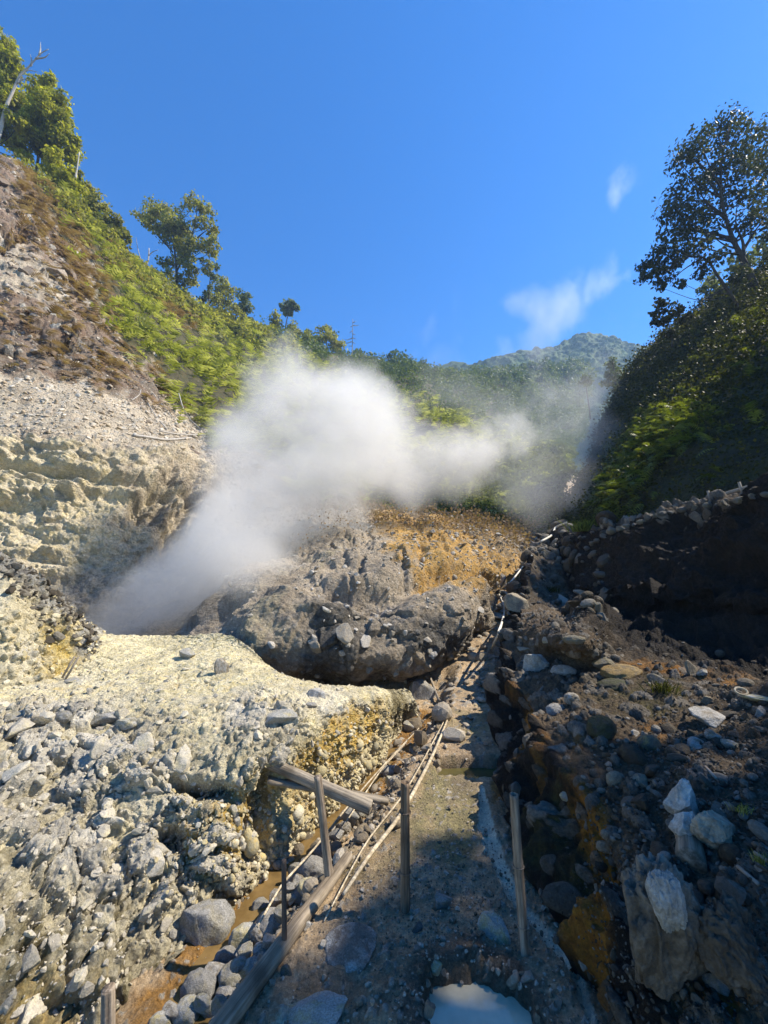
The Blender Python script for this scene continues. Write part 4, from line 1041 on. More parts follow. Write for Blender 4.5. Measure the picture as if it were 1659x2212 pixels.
def sample(name, weight, n, rg, margin=60, front=True):
    P, N, PX, PY = SURF[name]
    w = weight.copy()
    # area of the cell, so that points spread evenly over the ground and not over the grid
    a = np.linalg.norm(np.gradient(P, axis=0), axis=-1) * np.linalg.norm(np.gradient(P, axis=1), axis=-1)
    w = w * a * ((PX > -margin) & (PX < 1659 + margin) & (PY > -400) & (PY < 2212 + margin) & (DEPTH(P) > .3))
    w = w.ravel(); w = w / w.sum()
    i = rg.choice(len(w), n, p=w)
    return P.reshape(-1, 3)[i], N.reshape(-1, 3)[i], PX.ravel()[i], PY.ravel()[i]

rg = np.random.default_rng(21)
P_, N_, PX_, PY_ = SURF['left_hill']
DZ_ = DEPTH(P_)
near = sstep(75, 55, DZ_)
lum = sstep(-.25, .15, fbm(P_, .22, 3, .6, 301))
drym = np.maximum.reduce([blob(PX_, PY_, 105, 470, 55, 130, -25, .5), blob(PX_, PY_, 170, 600, 45, 110, -25, .5), .9 * blob(PX_, PY_, 390, 665, 60, 34, 40, .5), .9 * blob(PX_, PY_, 255, 560, 28, 50, -40, .5), .8 * blob(PX_, PY_, 225, 780, 55, 45, 0, .5), .7 * blob(PX_, PY_, 60, 690, 90, 30, 0, .6), .22 * EARTH_LEFT])
wt = VEG_LEFT * near * (1 - .85 * drym) * (.22 + .78 * lum) / np.maximum(DZ_, 15) ** 1.4
b, nn, x, y = sample('left_hill', wt, 4000, rg)
dz = DEPTH(b)
V, F, r = fronds(b, unit(nn * [1, 1, .4] + [.15, -.1, -.1]), (.45 + .021 * dz) * rg.uniform(.6, 1.4, len(b)), rg, 6)
o = build('ferns', V, F, LEAF['fern'], smooth=False, attrs={'rnd': r}); tag(o, "bright green ferns covering the upper left slope", 'ferns', kind='stuff')
b, nn, x, y = sample('left_hill', drym * near * (DZ_ > 14) / np.maximum(DZ_, 12) ** 1.4, 2700, rg)
dz = DEPTH(b)
V, F, r = fronds(b, unit(nn * [1, 1, .3] + [.1, -.1, -.5]), (.36 + .02 * dz) * rg.uniform(.6, 1.3, len(b)), rg, 9)
o = build('dry_bracken', V, F, LEAF['dry'], smooth=False, attrs={'rnd': r}); tag(o, "withered brown bracken hanging down the left slope", 'bracken', kind='stuff')

# ---- leafy cover: clumps of leaves sitting on the slopes
def cover(name, label, cat, surf_name, wt, n, leaf, rr, per, ls, seed, lift=.45):
    rg = np.random.default_rng(seed)
    b, nn, x, y = sample(surf_name, wt, n, rg)
    dz = DEPTH(b)
    rad = rr(dz) * rg.uniform(.55, 1.5, n)
    cl = np.concatenate([b + unit(nn + [0, 0, .6]) * rad[:, None] * lift, rad[:, None]], 1)
    V, F, r = crown_mesh(cl, per, 1.0, rg)
    # leaf size follows the distance
    cnt = np.maximum(12, (per * (rad / rad.mean()) ** 2)).astype(int)
    k = np.repeat(np.arange(n), cnt)
    V = V.reshape(-1, 4, 3); c = V.mean(1, keepdims=True)
    V = c + (V - c) * ls(dz)[k][:, None, None]
    o = build(name, V.reshape(-1, 3), F, LEAF[leaf], smooth=False, attrs={'rnd': r})
    tag(o, label, cat, kind='stuff')
P_, N_, PX_, PY_ = SURF['left_hill']
farm = VEG_LEFT * sstep(50, 70, DZ_)
cover('woodland', "hazy green scrub and trees covering the valley side beyond the steam", 'woodland', 'left_hill', farm * sstep(1060, 980, PY_) / DZ_ ** 1.6, 1500, 'far', lambda d: .016 * d, 90, lambda d: .0052 * d, 31)
cover('green_scrub', "green fern scrub on the slope behind the right end of the steam", 'scrub', 'left_hill', VEG_LEFT * sstep(960, 1030, PY_) * sstep(560, 700, PX_) / DZ_ ** 1.6, 900, 'scrub', lambda d: .016 * d, 80, lambda d: .0062 * d, 32)
cover('ridge_scrub', "olive scrub along the left ridge below the trees", 'scrub', 'left_hill', VEG_LEFT * near * blob(PX_, PY_ - np.interp(PX_, [0, 120, 300, 440, 545, 700], [330, 420, 575, 660, 705, 745]), 330, 8, 300, 40, 0, .5) / DZ_ ** 1.6, 420, 'olive', lambda d: .014 * d, 90, lambda d: .0065 * d, 33)
Pr, Nr, PXr, PYr = SURF['right_hill']; DR = DEPTH(Pr)
litf = np.maximum(blob(PXr, PYr, 1440, 950, 95, 50, -28, .45), .7 * blob(PXr, PYr, 1360, 1060, 40, 70, 15, .5))
cover('undergrowth', "dark shaded undergrowth covering the right slope", 'undergrowth', 'right_hill', (1 - .7 * litf) / DR ** 1.5, 2600, 'shade', lambda d: .022 * d + .12, 95, lambda d: .0042 * d + .03, 34)
rg = np.random.default_rng(35)
b, nn, x, y = sample('right_hill', (litf + .05 * sstep(1150, 900, PYr)) / DR ** 1.4, 2200, rg)
V, F, r = fronds(b + nn * .25, unit(nn * [1, 1, .4] + [-.2, -.1, -.1]), (.30 + .018 * DEPTH(b)) * rg.uniform(.6, 1.4, len(b)), rg)
o = build('lit_ferns', V, F, LEAF['fernlit'], smooth=False, attrs={'rnd': r}); tag(o, "fresh green ferns low on the dark right slope", 'ferns', kind='stuff')

Pm, Nm, PXm, PYm = SURF['rock_mound']; Dm = DEPTH(Pm)
cover('dry_scrub', "brown and olive scrub where the rock mound meets the green slope behind", 'scrub', 'rock_mound', sstep(1185, 1150, PYm) * (PXm > 600) * (.4 + sstep(0, .25, fbm(Pm, .5, 3, .6, 311))) / Dm ** 1.5, 260, 'dry', lambda d: .012 * d, 60, lambda d: .0055 * d, 36)
cover('low_scrub', "olive scrub at the foot of the green slope behind the rock mound", 'scrub', 'left_hill', sstep(1050, 1090, PY_) * sstep(700, 860, PX_) / DZ_ ** 1.5, 300, 'scrub', lambda d: .013 * d, 60, lambda d: .0055 * d, 37)
# ------------------------------------------------------------------ stones
def rock_proto(seed, sub=3, flat=.75, cuts=16, rough=.10, round_=False):
    rg = np.random.default_rng(seed)
    import bmesh
    bm = bmesh.new()
    bmesh.ops.create_icosphere(bm, subdivisions=sub, radius=1)
    V = np.array([v.co[:] for v in bm.verts]); F = np.array([[v.index for v in f.verts] for f in bm.faces])
    bm.free()
    if not round_:
        for k in range(cuts):
            n = unit(rg.normal(size=3)); h = rg.uniform(.40, .82)
            d = V @ n - h
            V = V - np.maximum(d, 0)[:, None] * n
    V = V * (1 + (.16 if round_ else .10) * fbm(V + seed * 3.7, 1.2, 3, .5, seed))[:, None]
    V = V * (1 + rough * (ridged(V + seed * 1.3, 1.8, 5, seed + 5) - .5) + rough * .6 * fbm(V + seed, 5.0, 4, .65, seed + 9))[:, None]
    V = V * [1, rg.uniform(.7, .95), flat]
    V /= np.abs(V).max()
    return V, F

PROTO = [rock_proto(s, 4, f) for s, f in ((1, .8), (2, .65), (3, .9), (4, .55), (5, .75), (6, .7))]
ROUND = [rock_proto(s, 4, f, rough=.12, round_=True) for s, f in ((11, .7), (12, .6), (13, .75), (14, .55))]
LOWP = [rock_proto(s, 2, f) for s, f in ((21, .8), (22, .65), (23, .9), (24, .7), (25, .5))]
GRIT = [rock_proto(s, 1, f) for s, f in ((41, .8), (42, .6), (43, .9))]
LOWR = [rock_proto(s, 2, f, rough=.04, round_=True) for s, f in ((31, .75), (32, .6), (33, .85))]

ST = {
    'grey': stone_mat("stone_grey", (.24, .235, .22), (.38, .37, .345), (.30, .27, .19), .35),
    'blue': stone_mat("stone_blue_grey", (.30, .285, .255), (.45, .43, .39), (.22, .185, .13), .3),
    'white': stone_mat("stone_white", (.44, .425, .385), (.58, .56, .51), (.34, .30, .24), .3),
    'pale': stone_mat("stone_pale", (.38, .37, .33), (.50, .49, .45), (.46, .40, .22), .4),
    'tan': stone_mat("stone_tan", (.30, .25, .17), (.40, .34, .24), (.18, .16, .13), .45),
    'ochre': stone_mat("stone_ochre", (.26, .17, .06), (.33, .24, .11), (.14, .12, .09), .45),
    'dark': stone_mat("stone_dark", (.035, .033, .028), (.07, .065, .055), (.05, .052, .025), .5),
    'mid': stone_mat("stone_mid", (.12, .115, .105), (.19, .185, .17), (.16, .14, .09), .45),
    'brown': stone_mat("stone_brown", (.16, .13, .10), (.22, .185, .145), (.42, .40, .35), .28),
    'layer': stone_mat("stone_layered", (.09, .072, .052), (.15, .125, .093), (.22, .195, .155), .45),
    'yellow': stone_mat("stone_sulphur", (.50, .43, .22), (.60, .54, .36), (.33, .32, .29), .5),
}
PM = {}
def proto_mesh(kind, k, mat):
    key = (kind, k, mat)
    if key not in PM:
        V, F = (PROTO if kind == 'a' else ROUND)[k]
        o = build('stone', V, F, ST[mat])
        PM[key] = o.data
        bpy.data.objects.remove(o)
    return PM[key]

def hit(px, py):
    dg = bpy.context.evaluated_depsgraph_get()
    d = Vector(ray(px, py)).normalized()
    ok, loc, nor, i, ob, m = scene.ray_cast(dg, Vector(CAM) + d * .2, d)
    return (np.array(loc), np.array(nor), ob) if ok else (G(px, py, 0), np.array([0, 0, 1.0]), None)
bpy.context.view_layer.update()

srg = np.random.default_rng(99)
def stone(px, py, rx, ry, mat, label, name='boulder', cat='boulder', group=None, kind='a', k=None, rot=None, sink=.5, tilt=0.0, spin=None):
    """A stone whose middle is seen at (px, py), about rx by ry in the picture's units; it rests on what lies there."""
    loc, nor, ob = hit(px, py + ry * .55)
    m = DEPTH(loc) / FD
    k = int(srg.integers(0, 6 if kind == 'a' else 4)) if k is None else k
    o = bpy.data.objects.new(name, proto_mesh(kind, k, mat))
    C.objects.link(o)
    sx, sz = rx * m * 1.05, ry * m * 1.12
    up = np.array([0, 0, 1.0])
    c = loc + up * sz * (1 - sink) * .62 + unit(np.array(ray(px, py + ry))) * sx * .25
    o.location = c
    o.scale = (sx, sx * srg.uniform(.75, 1.0), sz * 1.25)
    o.rotation_euler = (srg.uniform(-.15, .15), tilt + srg.uniform(-.15, .15), srg.uniform(-.5, .5) if spin is None else spin)
    tag(o, label, cat, group)
    return o

# boulders with a look of their own
for a in (
    (435, 1993, 64, 56, 'grey', "large smooth grey boulder at the foot of the rubble slope beside the orange stream", 'a', 0),
    (915, 1492, 30, 30, 'blue', "pale blue-grey angular boulder below the dark overhang of the rock mound", 'a', 2),
    (881, 1572, 15, 14, 'yellow', "small boulder with a yellow crust in the upper stream bed", 'a', 4),
    (1057, 1418, 22, 12, 'blue', "flat blue-grey boulder where the path enters the gully", 'a', 3),
    (1072, 2010, 37, 34, 'pale', "pale flat-topped boulder on the path in front of the right post", 'a', 2),
    (953, 1950, 22, 17, 'grey', "small grey boulder with a pale top right of the middle post", 'a', 4),
    (905, 2003, 15, 12, 'mid', "small dark grey boulder on the path below the middle post", 'a', 1),
    (940, 2085, 19, 16, 'pale', "small pale boulder on the far rim of the milky pool", 'a', 5),
    (620, 2098, 14, 12, 'mid', "small greenish grey boulder next to the thin metal stake", 'a', 2),
    (664, 1998, 11, 10, 'white', "small white boulder on the path right of the retaining log", 'a', 2),
    (225, 1545, 46, 26, 'grey', "big cracked grey boulder at the left lip of the sulphur terrace", 'a', 3),
    (272, 1562, 26, 15, 'pale', "pale boulder lying against the big cracked one on the terrace lip", 'a', 0),
    (35, 1548, 24, 19, 'grey', "grey boulder in the yellow mud at the far left of the terrace", 'a', 1),
    (136, 1547, 18, 15, 'grey', "rounded grey boulder in the yellow mud, left of the big cracked one", 'r', 0),
    (86, 1556, 19, 12, 'mid', "low dull boulder between the two grey ones in the yellow mud", 'r', 1),
    (590, 1546, 50, 26, 'pale', "broad pale grey slab on the terrace edge above the leaning log", 'a', 3),
    (686, 1497, 21, 13, 'white', "white square-edged boulder on the terrace edge left of the overhang", 'a', 2),
    (668, 1522, 17, 11, 'grey', "grey flat boulder below the white square-edged one on the terrace edge", 'a', 3),
    (150, 1470, 18, 9, 'pale', "flat pale boulder at the foot of the left sulphur hummock", 'a', 3),
    (404, 1414, 24, 12, 'pale', "pale jagged boulder just below the steam vent", 'a', 4),
    (480, 1440, 16, 24, 'blue', "tall narrow grey boulder standing on the terrace slope below the steam", 'a', 2),
    (842, 1664, 24, 13, 'blue', "flat blue-grey boulder between the cane and the leaning log", 'r', 1),
    (850, 1690, 26, 15, 'pale', "pale block right of the log end, at the stream edge", 'a', 0),
    (1152, 1432, 34, 28, 'white', "big white boulder on the edge of the right bank", 'a', 0),
    (1117, 1300, 27, 26, 'tan', "tan boulder with a dark top at the upper corner of the right bank", 'a', 2),
    (1218, 1447, 26, 14, 'blue', "blue-grey rounded boulder right of the big white one", 'r', 0),
    (1240, 1380, 24, 12, 'mid', "flat grey boulder behind the big white one", 'r', 1),
    (1134, 1400, 28, 10, 'tan', "long flat tan slab just above the big white boulder", 'a', 3),
    (1306, 1427, 26, 14, 'mid', "rough grey boulder at the foot of the dark cliff", 'a', 5),
    (1342, 1449, 42, 20, 'ochre', "wide boulder with an orange side at the foot of the dark cliff", 'r', 3),
    (1326, 1478, 38, 17, 'dark', "black mossy boulder lying in front of the orange-sided one", 'r', 1),
    (1494, 1443, 13, 21, 'tan', "upright tan boulder standing under the dark cliff", 'a', 2),
    (1519, 1451, 12, 9, 'pale', "small pale boulder right of the upright tan one under the cliff", 'a', 5),
    (1532, 1545, 54, 24, 'blue', "big flat blue-grey slab on the right terrace", 'a', 3),
    (1640, 1507, 32, 9, 'pale', "long pale flat boulder at the right picture edge below the cliff", 'r', 3),
    (1526, 1512, 20, 12, 'tan', "small tan boulder resting behind the big flat blue-grey slab", 'a', 0),
    (1646, 1538, 14, 20, 'blue', "blue-grey boulder cut by the right picture edge beside the big slab", 'a', 1),
    (1505, 1606, 32, 15, 'blue', "pale blue-grey boulder below the big flat slab", 'a', 1),
    (1541, 1590, 18, 11, 'blue', "round blue-grey boulder, middle of three below the big flat slab", 'r', 0),
    (1576, 1606, 17, 9, 'grey', "small grey boulder, rightmost of three below the big flat slab", 'r', 2),
    (1201, 1532, 22, 16, 'blue', "grey boulder with a bluish face on top of the right bank wall", 'r', 0),
    (1236, 1507, 16, 13, 'blue', "small bluish boulder behind the one on top of the bank wall", 'r', 2),
    (1300, 1568, 30, 36, 'dark', "tall black mossy boulder stuck in the right bank wall", 'r', 3),
    (1373, 1583, 11, 9, 'white', "small white angular boulder set in the dark bank right of the tall mossy one", 'a', 2),
    (1405, 1606, 23, 22, 'ochre', "round ochre boulder set in the right bank", 'r', 2),
    (1182, 1382, 15, 9, 'pale', "small pale boulder on the ledge above the big white one", 'a', 0),
    (1420, 1467, 20, 13, 'mid', "grey pointed boulder right of the orange-sided one", 'a', 2),
    (1331, 1682, 22, 20, 'tan', "round grey-tan boulder in the middle of the bank wall", 'r', 0),
    (1381, 1684, 24, 19, 'tan', "broken tan boulder beside the round one in the bank wall", 'a', 5),
    (1224, 1718, 16, 12, 'pale', "pale oval boulder set low in the dark bank wall", 'r', 1),
    (1300, 1707, 10, 7, 'tan', "small orange-tan boulder between the oval and the round ones in the bank wall", 'r', 3),
    (1310, 1802, 11, 9, 'tan', "small round tan boulder, topmost of three in the lower bank wall", 'r', 2),
    (1307, 1829, 17, 13, 'tan', "pale tan boulder, largest of three in the lower bank wall", 'r', 0),
    (1326, 1857, 12, 10, 'mid', "grey boulder, lowest of three in the lower bank wall", 'r', 2),
    (1300, 1868, 13, 14, 'dark', "dark boulder left of the lowest of three in the bank wall", 'r', 3),
    (1566, 1747, 17, 8, 'blue', "small flat blue-grey boulder behind the leaning tan one", 'a', 3),
    (1650, 2086, 26, 28, 'tan', "tan boulder at the right picture edge near the bottom", 'a', 1),
    (1556, 2120, 30, 22, 'grey', "grey boulder at the lower right, below the brown-stained layered one", 'a', 5),
    (1186, 1198, 20, 14, 'mid', "grey block on the upper corner of the right bank", 'a', 2),
    (1230, 1215, 16, 8, 'mid', "flat grey boulder on the upper right bank, below the rim stones", 'r', 3),
    (1262, 1278, 34, 12, 'tan', "flat brown slab catching the light halfway up the right bank", 'a', 3),
    (1311, 1277, 12, 12, 'mid', "upright grey boulder right of the flat brown slab", 'a', 2),
    (1294, 1318, 9, 20, 'mid', "tall narrow grey boulder below the upright one on the bank", 'a', 4),
    (1300, 1240, 20, 9, 'mid', "long low grey boulder above the flat brown slab", 'r', 1),
    (1118, 1706, 16, 20, 'mid', "upright grey boulder behind the top of the right post", 'a', 2),
):
    px, py, rx, ry, mat, lab, kd, k = a
    stone(px, py, rx, ry, mat, lab, kind=kd, k=k)
# two flat slabs trodden into the path
def slab(px, py, rx, ry, h, mat, label, k, spin):
    c = G(px, py, 0); m = DEPTH(c) / FD
    o = bpy.data.objects.new('stone_slab', proto_mesh('a', k, mat)); C.objects.link(o)
    o.location = c + [0, 0, .012]; o.scale = (rx * m, ry * m * 1.35, h * 1.5); o.rotation_euler = (.03, -.04, spin)
    tag(o, label, 'slab')
slab(752, 2072, 80, 66, .055, 'brown', "broad flat brown slab trodden into the path, left of the milky pool", 3, .5)
slab(680, 2205, 90, 50, .05, 'pale', "low white-crusted slab at the bottom edge of the path", 5, .2)

def sculpted(name, label, px, py, rx, ry, mat, seed, grain=(1, 1, 1), amp=.22, ratio=.8, rot=(0, 0, 0), cuts=8, sink=0.2, back=.3):
    """One big rock of its own, with beds standing out along its grain."""
    import bmesh
    rg = np.random.default_rng(seed)
    bm = bmesh.new(); bmesh.ops.create_icosphere(bm, subdivisions=6, radius=1)
    V = np.array([v.co[:] for v in bm.verts]); F = np.array([[v.index for v in f.verts] for f in bm.faces]); bm.free()
    for k in range(cuts):
        n = unit(rg.normal(size=3)); h = rg.uniform(.55, .85)
        V = V - np.maximum(V @ n - h, 0)[:, None] * n
    g = V * np.array(grain)
    V = V * (1 + amp * (ridged(g + seed, 1.9, 5, seed) - .45) + .08 * fbm(V + seed, 3.5, 5, .65, seed + 3) + amp * .5 * (blocks((g * .8 + .2 * fbm(V, 2, 3, .6, seed)[:, None])[None], 2.2, seed + 4)[0][0] - .5))[:, None]
    loc, nor, ob = hit(px, py + ry * .5)
    m = DEPTH(loc) / FD
    V = V * [rx * m, rx * m * ratio, ry * m]
    o = build(name, V, F, ST[mat])
    c = G(px, py, max(loc[2], 0) + ry * m * .25) 
    c = CAM + ray(px, py) * (loc[1] / ray(px, py)[1])
    o.location = c + np.array([0, rx * m * back * .5, 0]); o.rotation_euler = rot
    tag(o, label, 'boulder')
    return o
big_rock = sculpted('layered_boulder', "huge layered brown-grey boulder at the lower right, beside the ochre-stained bank", 1440, 2060, 108, 180, 'layer', 5, (2.0, 1.3, .7), .24, .75, (.15, -.18, .35))
plate = sculpted('rock_plate', "grey plate of rock set in the top of the huge layered boulder", 1425, 1935, 42, 70, 'grey', 8, (1.8, 1.2, .6), .20, .6, (.1, -.22, .2), back=-.9)
sculpted('layered_boulder', "brown-stained layered boulder right of the huge one", 1590, 2060, 80, 110, 'layer', 12, (1.8, 1.3, .7), .24, .8, (.1, -.5, .2))
white_rock = sculpted('white_boulder', "large smooth bluish white boulder standing on the right terrace", 1478, 1738, 44, 48, 'white', 21, (.9, .9, .9), .13, .7, (0, .35, .2), 18)
lobe = sculpted('lower_lobe', "lower bluish white boulder touching the large smooth one from below", 1486, 1798, 40, 44, 'white', 28, (.9, .9, .9), .13, .7, (0, -.5, .2), 18)
sculpted('tan_boulder', "tan boulder leaning against the large bluish white one", 1548, 1796, 50, 36, 'tan', 19, (1, 1, 1), .14, .8, (0, .3, .2), 6)

bpy.context.view_layer.update()
for child, par in ((plate, big_rock), (lobe, white_rock)):
    child.parent = par
    child.matrix_parent_inverse = par.matrix_world.inverted()
    for k_ in ('category', 'label'): del child[k_]

# the row of stones between the log and the stream
row = [(1350, 490, 48), (1285, 485, 28), (1278, 540, 38), (1305, 590, 36), (1262, 600, 32), (1205, 625, 40), (1390, 405, 28), (1455, 330, 28), (1512, 265, 33), (1330, 555, 32), (1410, 445, 26), (1130, 640, 30), (1180, 735, 56), (1218, 690, 33),
       (1070, 795, 56), (1112, 760, 30), (1060, 845, 42), (985, 875, 44), (1010, 942, 46), (1078, 900, 36), (920, 950, 44), (860, 1012, 58), (962, 1022, 42), (900, 1095, 36), (810, 1110, 46), (735, 1118, 38), (955, 1075, 32), (1130, 830, 28), (1142, 872, 24),
       (690, 1150, 36), (1490, 300, 22), (1560, 235, 24), (1240, 560, 24), (1030, 890, 26), (880, 1060, 30), (1160, 800, 26)]
for i, (x, y, r) in enumerate(row):
    stone(x * .5, 1641 + y * .5, r * .68, r * .58, ('blue', 'grey', 'blue', 'grey', 'pale')[i % 5], "blue-grey fist-sized stone packed in the row between the retaining log and the stream", 'stone', 'stone',
          "stones packed along the retaining log", 'a' if i % 3 else 'r', sink=.1)
# the line of stones on the rim of the dark cliff
for i, (x, y, r) in enumerate([(1142, 18, 24), (1112, 36, 22), (1085, 48, 22), (1052, 58, 24), (1018, 66, 22), (985, 76, 24), (955, 98, 22), (925, 115, 22), (900, 132, 20), (878, 150, 18), (1170, 10, 20), (1205, 0, 22), (1240, -8, 24), (1290, -16, 24), (1340, -24, 22), (1400, -34, 26), (1470, -44, 24), (1540, -58, 26), (1600, -72, 26), (1650, -82, 24)]):
    stone(829.5 + x * .5, 1106 + y * .5 + 4, r * .46, r * .32, 'mid', "dark grey stone in the line along the rim of the dark cliff", 'stone', 'stone', "stones along the cliff rim", 'r' if i % 2 else 'a', sink=.2)

# ---- loose rubble: far too many to count
def rubble(name, label, surf_name, wt, n, size, mats, protos, seed, sink=.2, zscale=1.0, power=2.2, dist=None):
    rg = np.random.default_rng(seed)
    b, nn, x, y = sample(surf_name, wt, n, rg)
    s = size * (rg.pareto(power, n) * .5 + .55).clip(.4, 2.6)
    if dist is not None: s = s * dist(DEPTH(b))
    an = rg.uniform(0, 6.283, (n, 3)) * [.12, .12, 1]
    cx, sx = np.cos(an[:, 0]), np.sin(an[:, 0]); cz, sz = np.cos(an[:, 2]), np.sin(an[:, 2]); cyy, syy = np.cos(an[:, 1]), np.sin(an[:, 1])
    up = unit(nn * .8 + [0, 0, .5] + rg.normal(size=(n, 3)) * .22); t1 = unit(np.cross(up, rg.normal(size=(n, 3)))); t2 = np.cross(up, t1)
    B = np.stack([t1, t2, up], 1)
    pi = rg.integers(0, len(protos), n)
    first = True
    Vs, Fs, R = [], [], []; o_ = 0
    for p, (V, F) in enumerate(protos):
        k = np.where(pi == p)[0]
        if not len(k): continue
        L = V[None] * (s[k][:, None, None] * np.stack([rg.uniform(.8, 1.2, len(k)), rg.uniform(.8, 1.2, len(k)), rg.uniform(.6, 1.1, len(k)) * zscale], -1)[:, None])
        L = np.einsum('nvi,nij->nvj', L, B[k]) + (b[k] + up[k] * (s[k] * (.5 - sink))[:, None])[:, None]
        Vs.append(L.reshape(-1, 3))
        Fs.append((F[None] + (np.arange(len(k)) * len(V))[:, None, None]).reshape(-1, 3) + o_)
        R.append(np.repeat(rg.uniform(0, 1, len(k)), len(V))); o_ += L.shape[0] * L.shape[1]
    o = build(name, np.concatenate(Vs), np.concatenate(Fs), mats, smooth=len(protos[0][0]) > 300 or protos is LOWR, attrs={'rnd': np.concatenate(R)})
    tag(o, label, 'rubble', kind='stuff')
    return o

def rubble_mat(name, cols, s=1.0):
    t = NT(name)
    r = t.attr('rnd').outputs['Fac']
    n = t.noise(9 / s, 6, .7)
    c = t.mix(t.rng(r, 0, .5), cols[0], cols[1]); c = t.mix(t.rng(r, .5, 1), c, cols[2])
    c = t.mix(t.rng(n, .5, .68, 0, .75), c, cols[3])
    n2 = t.noise(40 / s, 5, .75)
    c = t.mix(1.0, c, t.rng(n2, .3, .7, .65, 1.25), 'MULTIPLY')
    return t.done(c, .88, t.bump(t.math('ADD', n, n2), .6, .03 * s), .3)
RM_left = rubble_mat("rubble_left", ((.29, .265, .215), (.42, .385, .315), (.52, .475, .38), (.52, .45, .26)), .5)
RM_path = rubble_mat("rubble_path", ((.12, .095, .062), (.24, .20, .145), (.44, .39, .31), (.22, .165, .09)), .5)
RM_mound = rubble_mat("rubble_mound", ((.20, .18, .145), (.34, .31, .26), (.52, .49, .43), (.36, .28, .16)), .8)
RM_scree = rubble_mat("rubble_scree", ((.36, .29, .20), (.52, .45, .34), (.68, .62, .51), (.38, .27, .18)), 1.2)
RM_earth = rubble_mat("rubble_earth", ((.16, .12, .085), (.25, .20, .15), (.44, .38, .30), (.20, .13, .08)), 1.2)
RM_dark = rubble_mat("rubble_dark", ((.036, .029, .02), (.08, .067, .05), (.20, .185, .155), (.09, .07, .035)), .5)
RM_yel = rubble_mat("rubble_sulphur", ((.30, .27, .18), (.46, .39, .22), (.58, .53, .40), (.52, .36, .10)), .4)

P_, N_, PX_, PY_ = SURF['left_bank']
rubw = np.clip(np.maximum(blob(PX_, PY_, 170, 1740, 400, 210, 14, .3), .8 * blob(PX_, PY_, 90, 2000, 350, 300, 0, .4)), 0, 1)
lip = blob(PX_, PY_, 400, 1570, 330, 40, 8, .6)
rubble('rubble', "broken grey and cream rubble on the left slope", 'left_bank', (rubw + .5 * lip) / DEPTH(P_), 360, .040, RM_left, PROTO, 401, .55)
rubble('rubble', "fine grey chips between the larger rubble of the left slope", 'left_bank', (.3 + rubw) / DEPTH(P_) ** 1.5, 3600, .009, RM_left, LOWP, 402, .2)
facew = blob(PX_, PY_, 640, 1730, 260, 120, -35, .4) + .5 * blob(PX_, PY_, 430, 1850, 150, 120, -30, .5)
rubble('rubble', "stones lying on the crusted sulphur terrace", 'left_bank', blob(PX_, PY_, 380, 1500, 420, 70, 4, .5) / DEPTH(P_), 420, .020, RM_left, LOWP, 406, .4)
rubble('rubble', "yellow and ochre pebbles crusted on the bank above the stream", 'left_bank', facew, 4200, .0085, RM_yel, LOWP, 403, .3)
rubble('rubble', "cobbles at the foot of the left bank", 'left_bank', blob(PX_, PY_, 640, 1790, 200, 50, -38, .5) + blob(PX_, PY_, 760, 1650, 80, 60, -38, .5), 420, .022, RM_yel, LOWR, 404, .2)
P_, N_, PX_, PY_ = SURF['ground']
d_ = DEPTH(P_)
run_ = np.maximum(blob(PX_, PY_, 1042, 2190, 140, 90, 0, .2), 0)
up_ = sstep(1760, 1600, PY_)
rubble('gravel', "fine dark gravel strewn over the path", 'ground', (1 - run_) * (.35 + blob(PX_, PY_, 980, 1950, 190, 110, 0, .5)) / d_ ** 1.6 * (PX_ > 420) * (PX_ < 1300), 30000, .0066, RM_path, GRIT, 411, .15)
rubble('gravel', "scattered pebbles on the trodden path", 'ground', (1 - run_) * (PX_ > 560) * (PX_ < 1250) / d_ ** 1.3, 700, .017, RM_path, LOWP, 416, .3)
rubble('cobbles', "grey cobbles littering the upper path and the stream head", 'ground', up_ * (PX_ > 800) * (PX_ < 1110) * (.15 + np.maximum(blob(PX_, PY_, 1040, 1480, 70, 70, 0, .5), blob(PX_, PY_, 890, 1610, 70, 80, -45, .5))) / d_ ** 1.2, 900, .05, RM_path, LOWR + LOWP, 412, .15)
rubble('cobbles', "small cobbles along the stream", 'ground', blob(PX_, PY_, 740, 1800, 230, 60, -45, .5) / d_, 700, .024, RM_path, LOWR + LOWP, 413, .15)
rubble('rubble', "stones and rocks filling the gully", 'ground', (PY_ < 1420) * (PY_ > 1080) * (PX_ > 960) * (PX_ < 1260) / d_ ** 1.4, 800, .016, RM_mound, LOWP, 414, .2, dist=lambda d: d)
P_, N_, PX_, PY_ = SURF['rock_mound']
d_ = DEPTH(P_)
rubble('rubble', "pale and grey stones scattered over the rock mound", 'rock_mound', sstep(1480, 1380, PY_) * (.3 + sstep(1320, 1230, PY_)) / d_ ** 1.4, 3200, .0036, RM_mound, LOWP, 421, .2, dist=lambda d: d)
rubble('rubble', "dark angular rocks in the face of the rock mound", 'rock_mound', blob(PX_, PY_, 800, 1370, 220, 90, 0, .5), 60, .085, RM_mound, PROTO, 422, .5)
P_, N_, PX_, PY_ = SURF['left_hill']
d_ = DEPTH(P_)
rubble('scree', "pale stone chips of the scree on the left slope", 'left_hill', (SCREE_LEFT + .12 * EARTH_LEFT) * (d_ < 40) / d_ ** 1.5, 5200, .0030, RM_scree, LOWP, 431, .25, dist=lambda d: d)
rubble('rubble', "tan rocks sticking out of the brown earth on the upper left slope", 'left_hill', EARTH_LEFT * (.1 + blob(PX_, PY_, 80, 600, 90, 80, 25, .5)) * (d_ < 45) / d_ ** 1.5, 150, .011, RM_earth, PROTO, 432, .45, dist=lambda d: d)
P_, N_, PX_, PY_ = SURF['left_hummock']
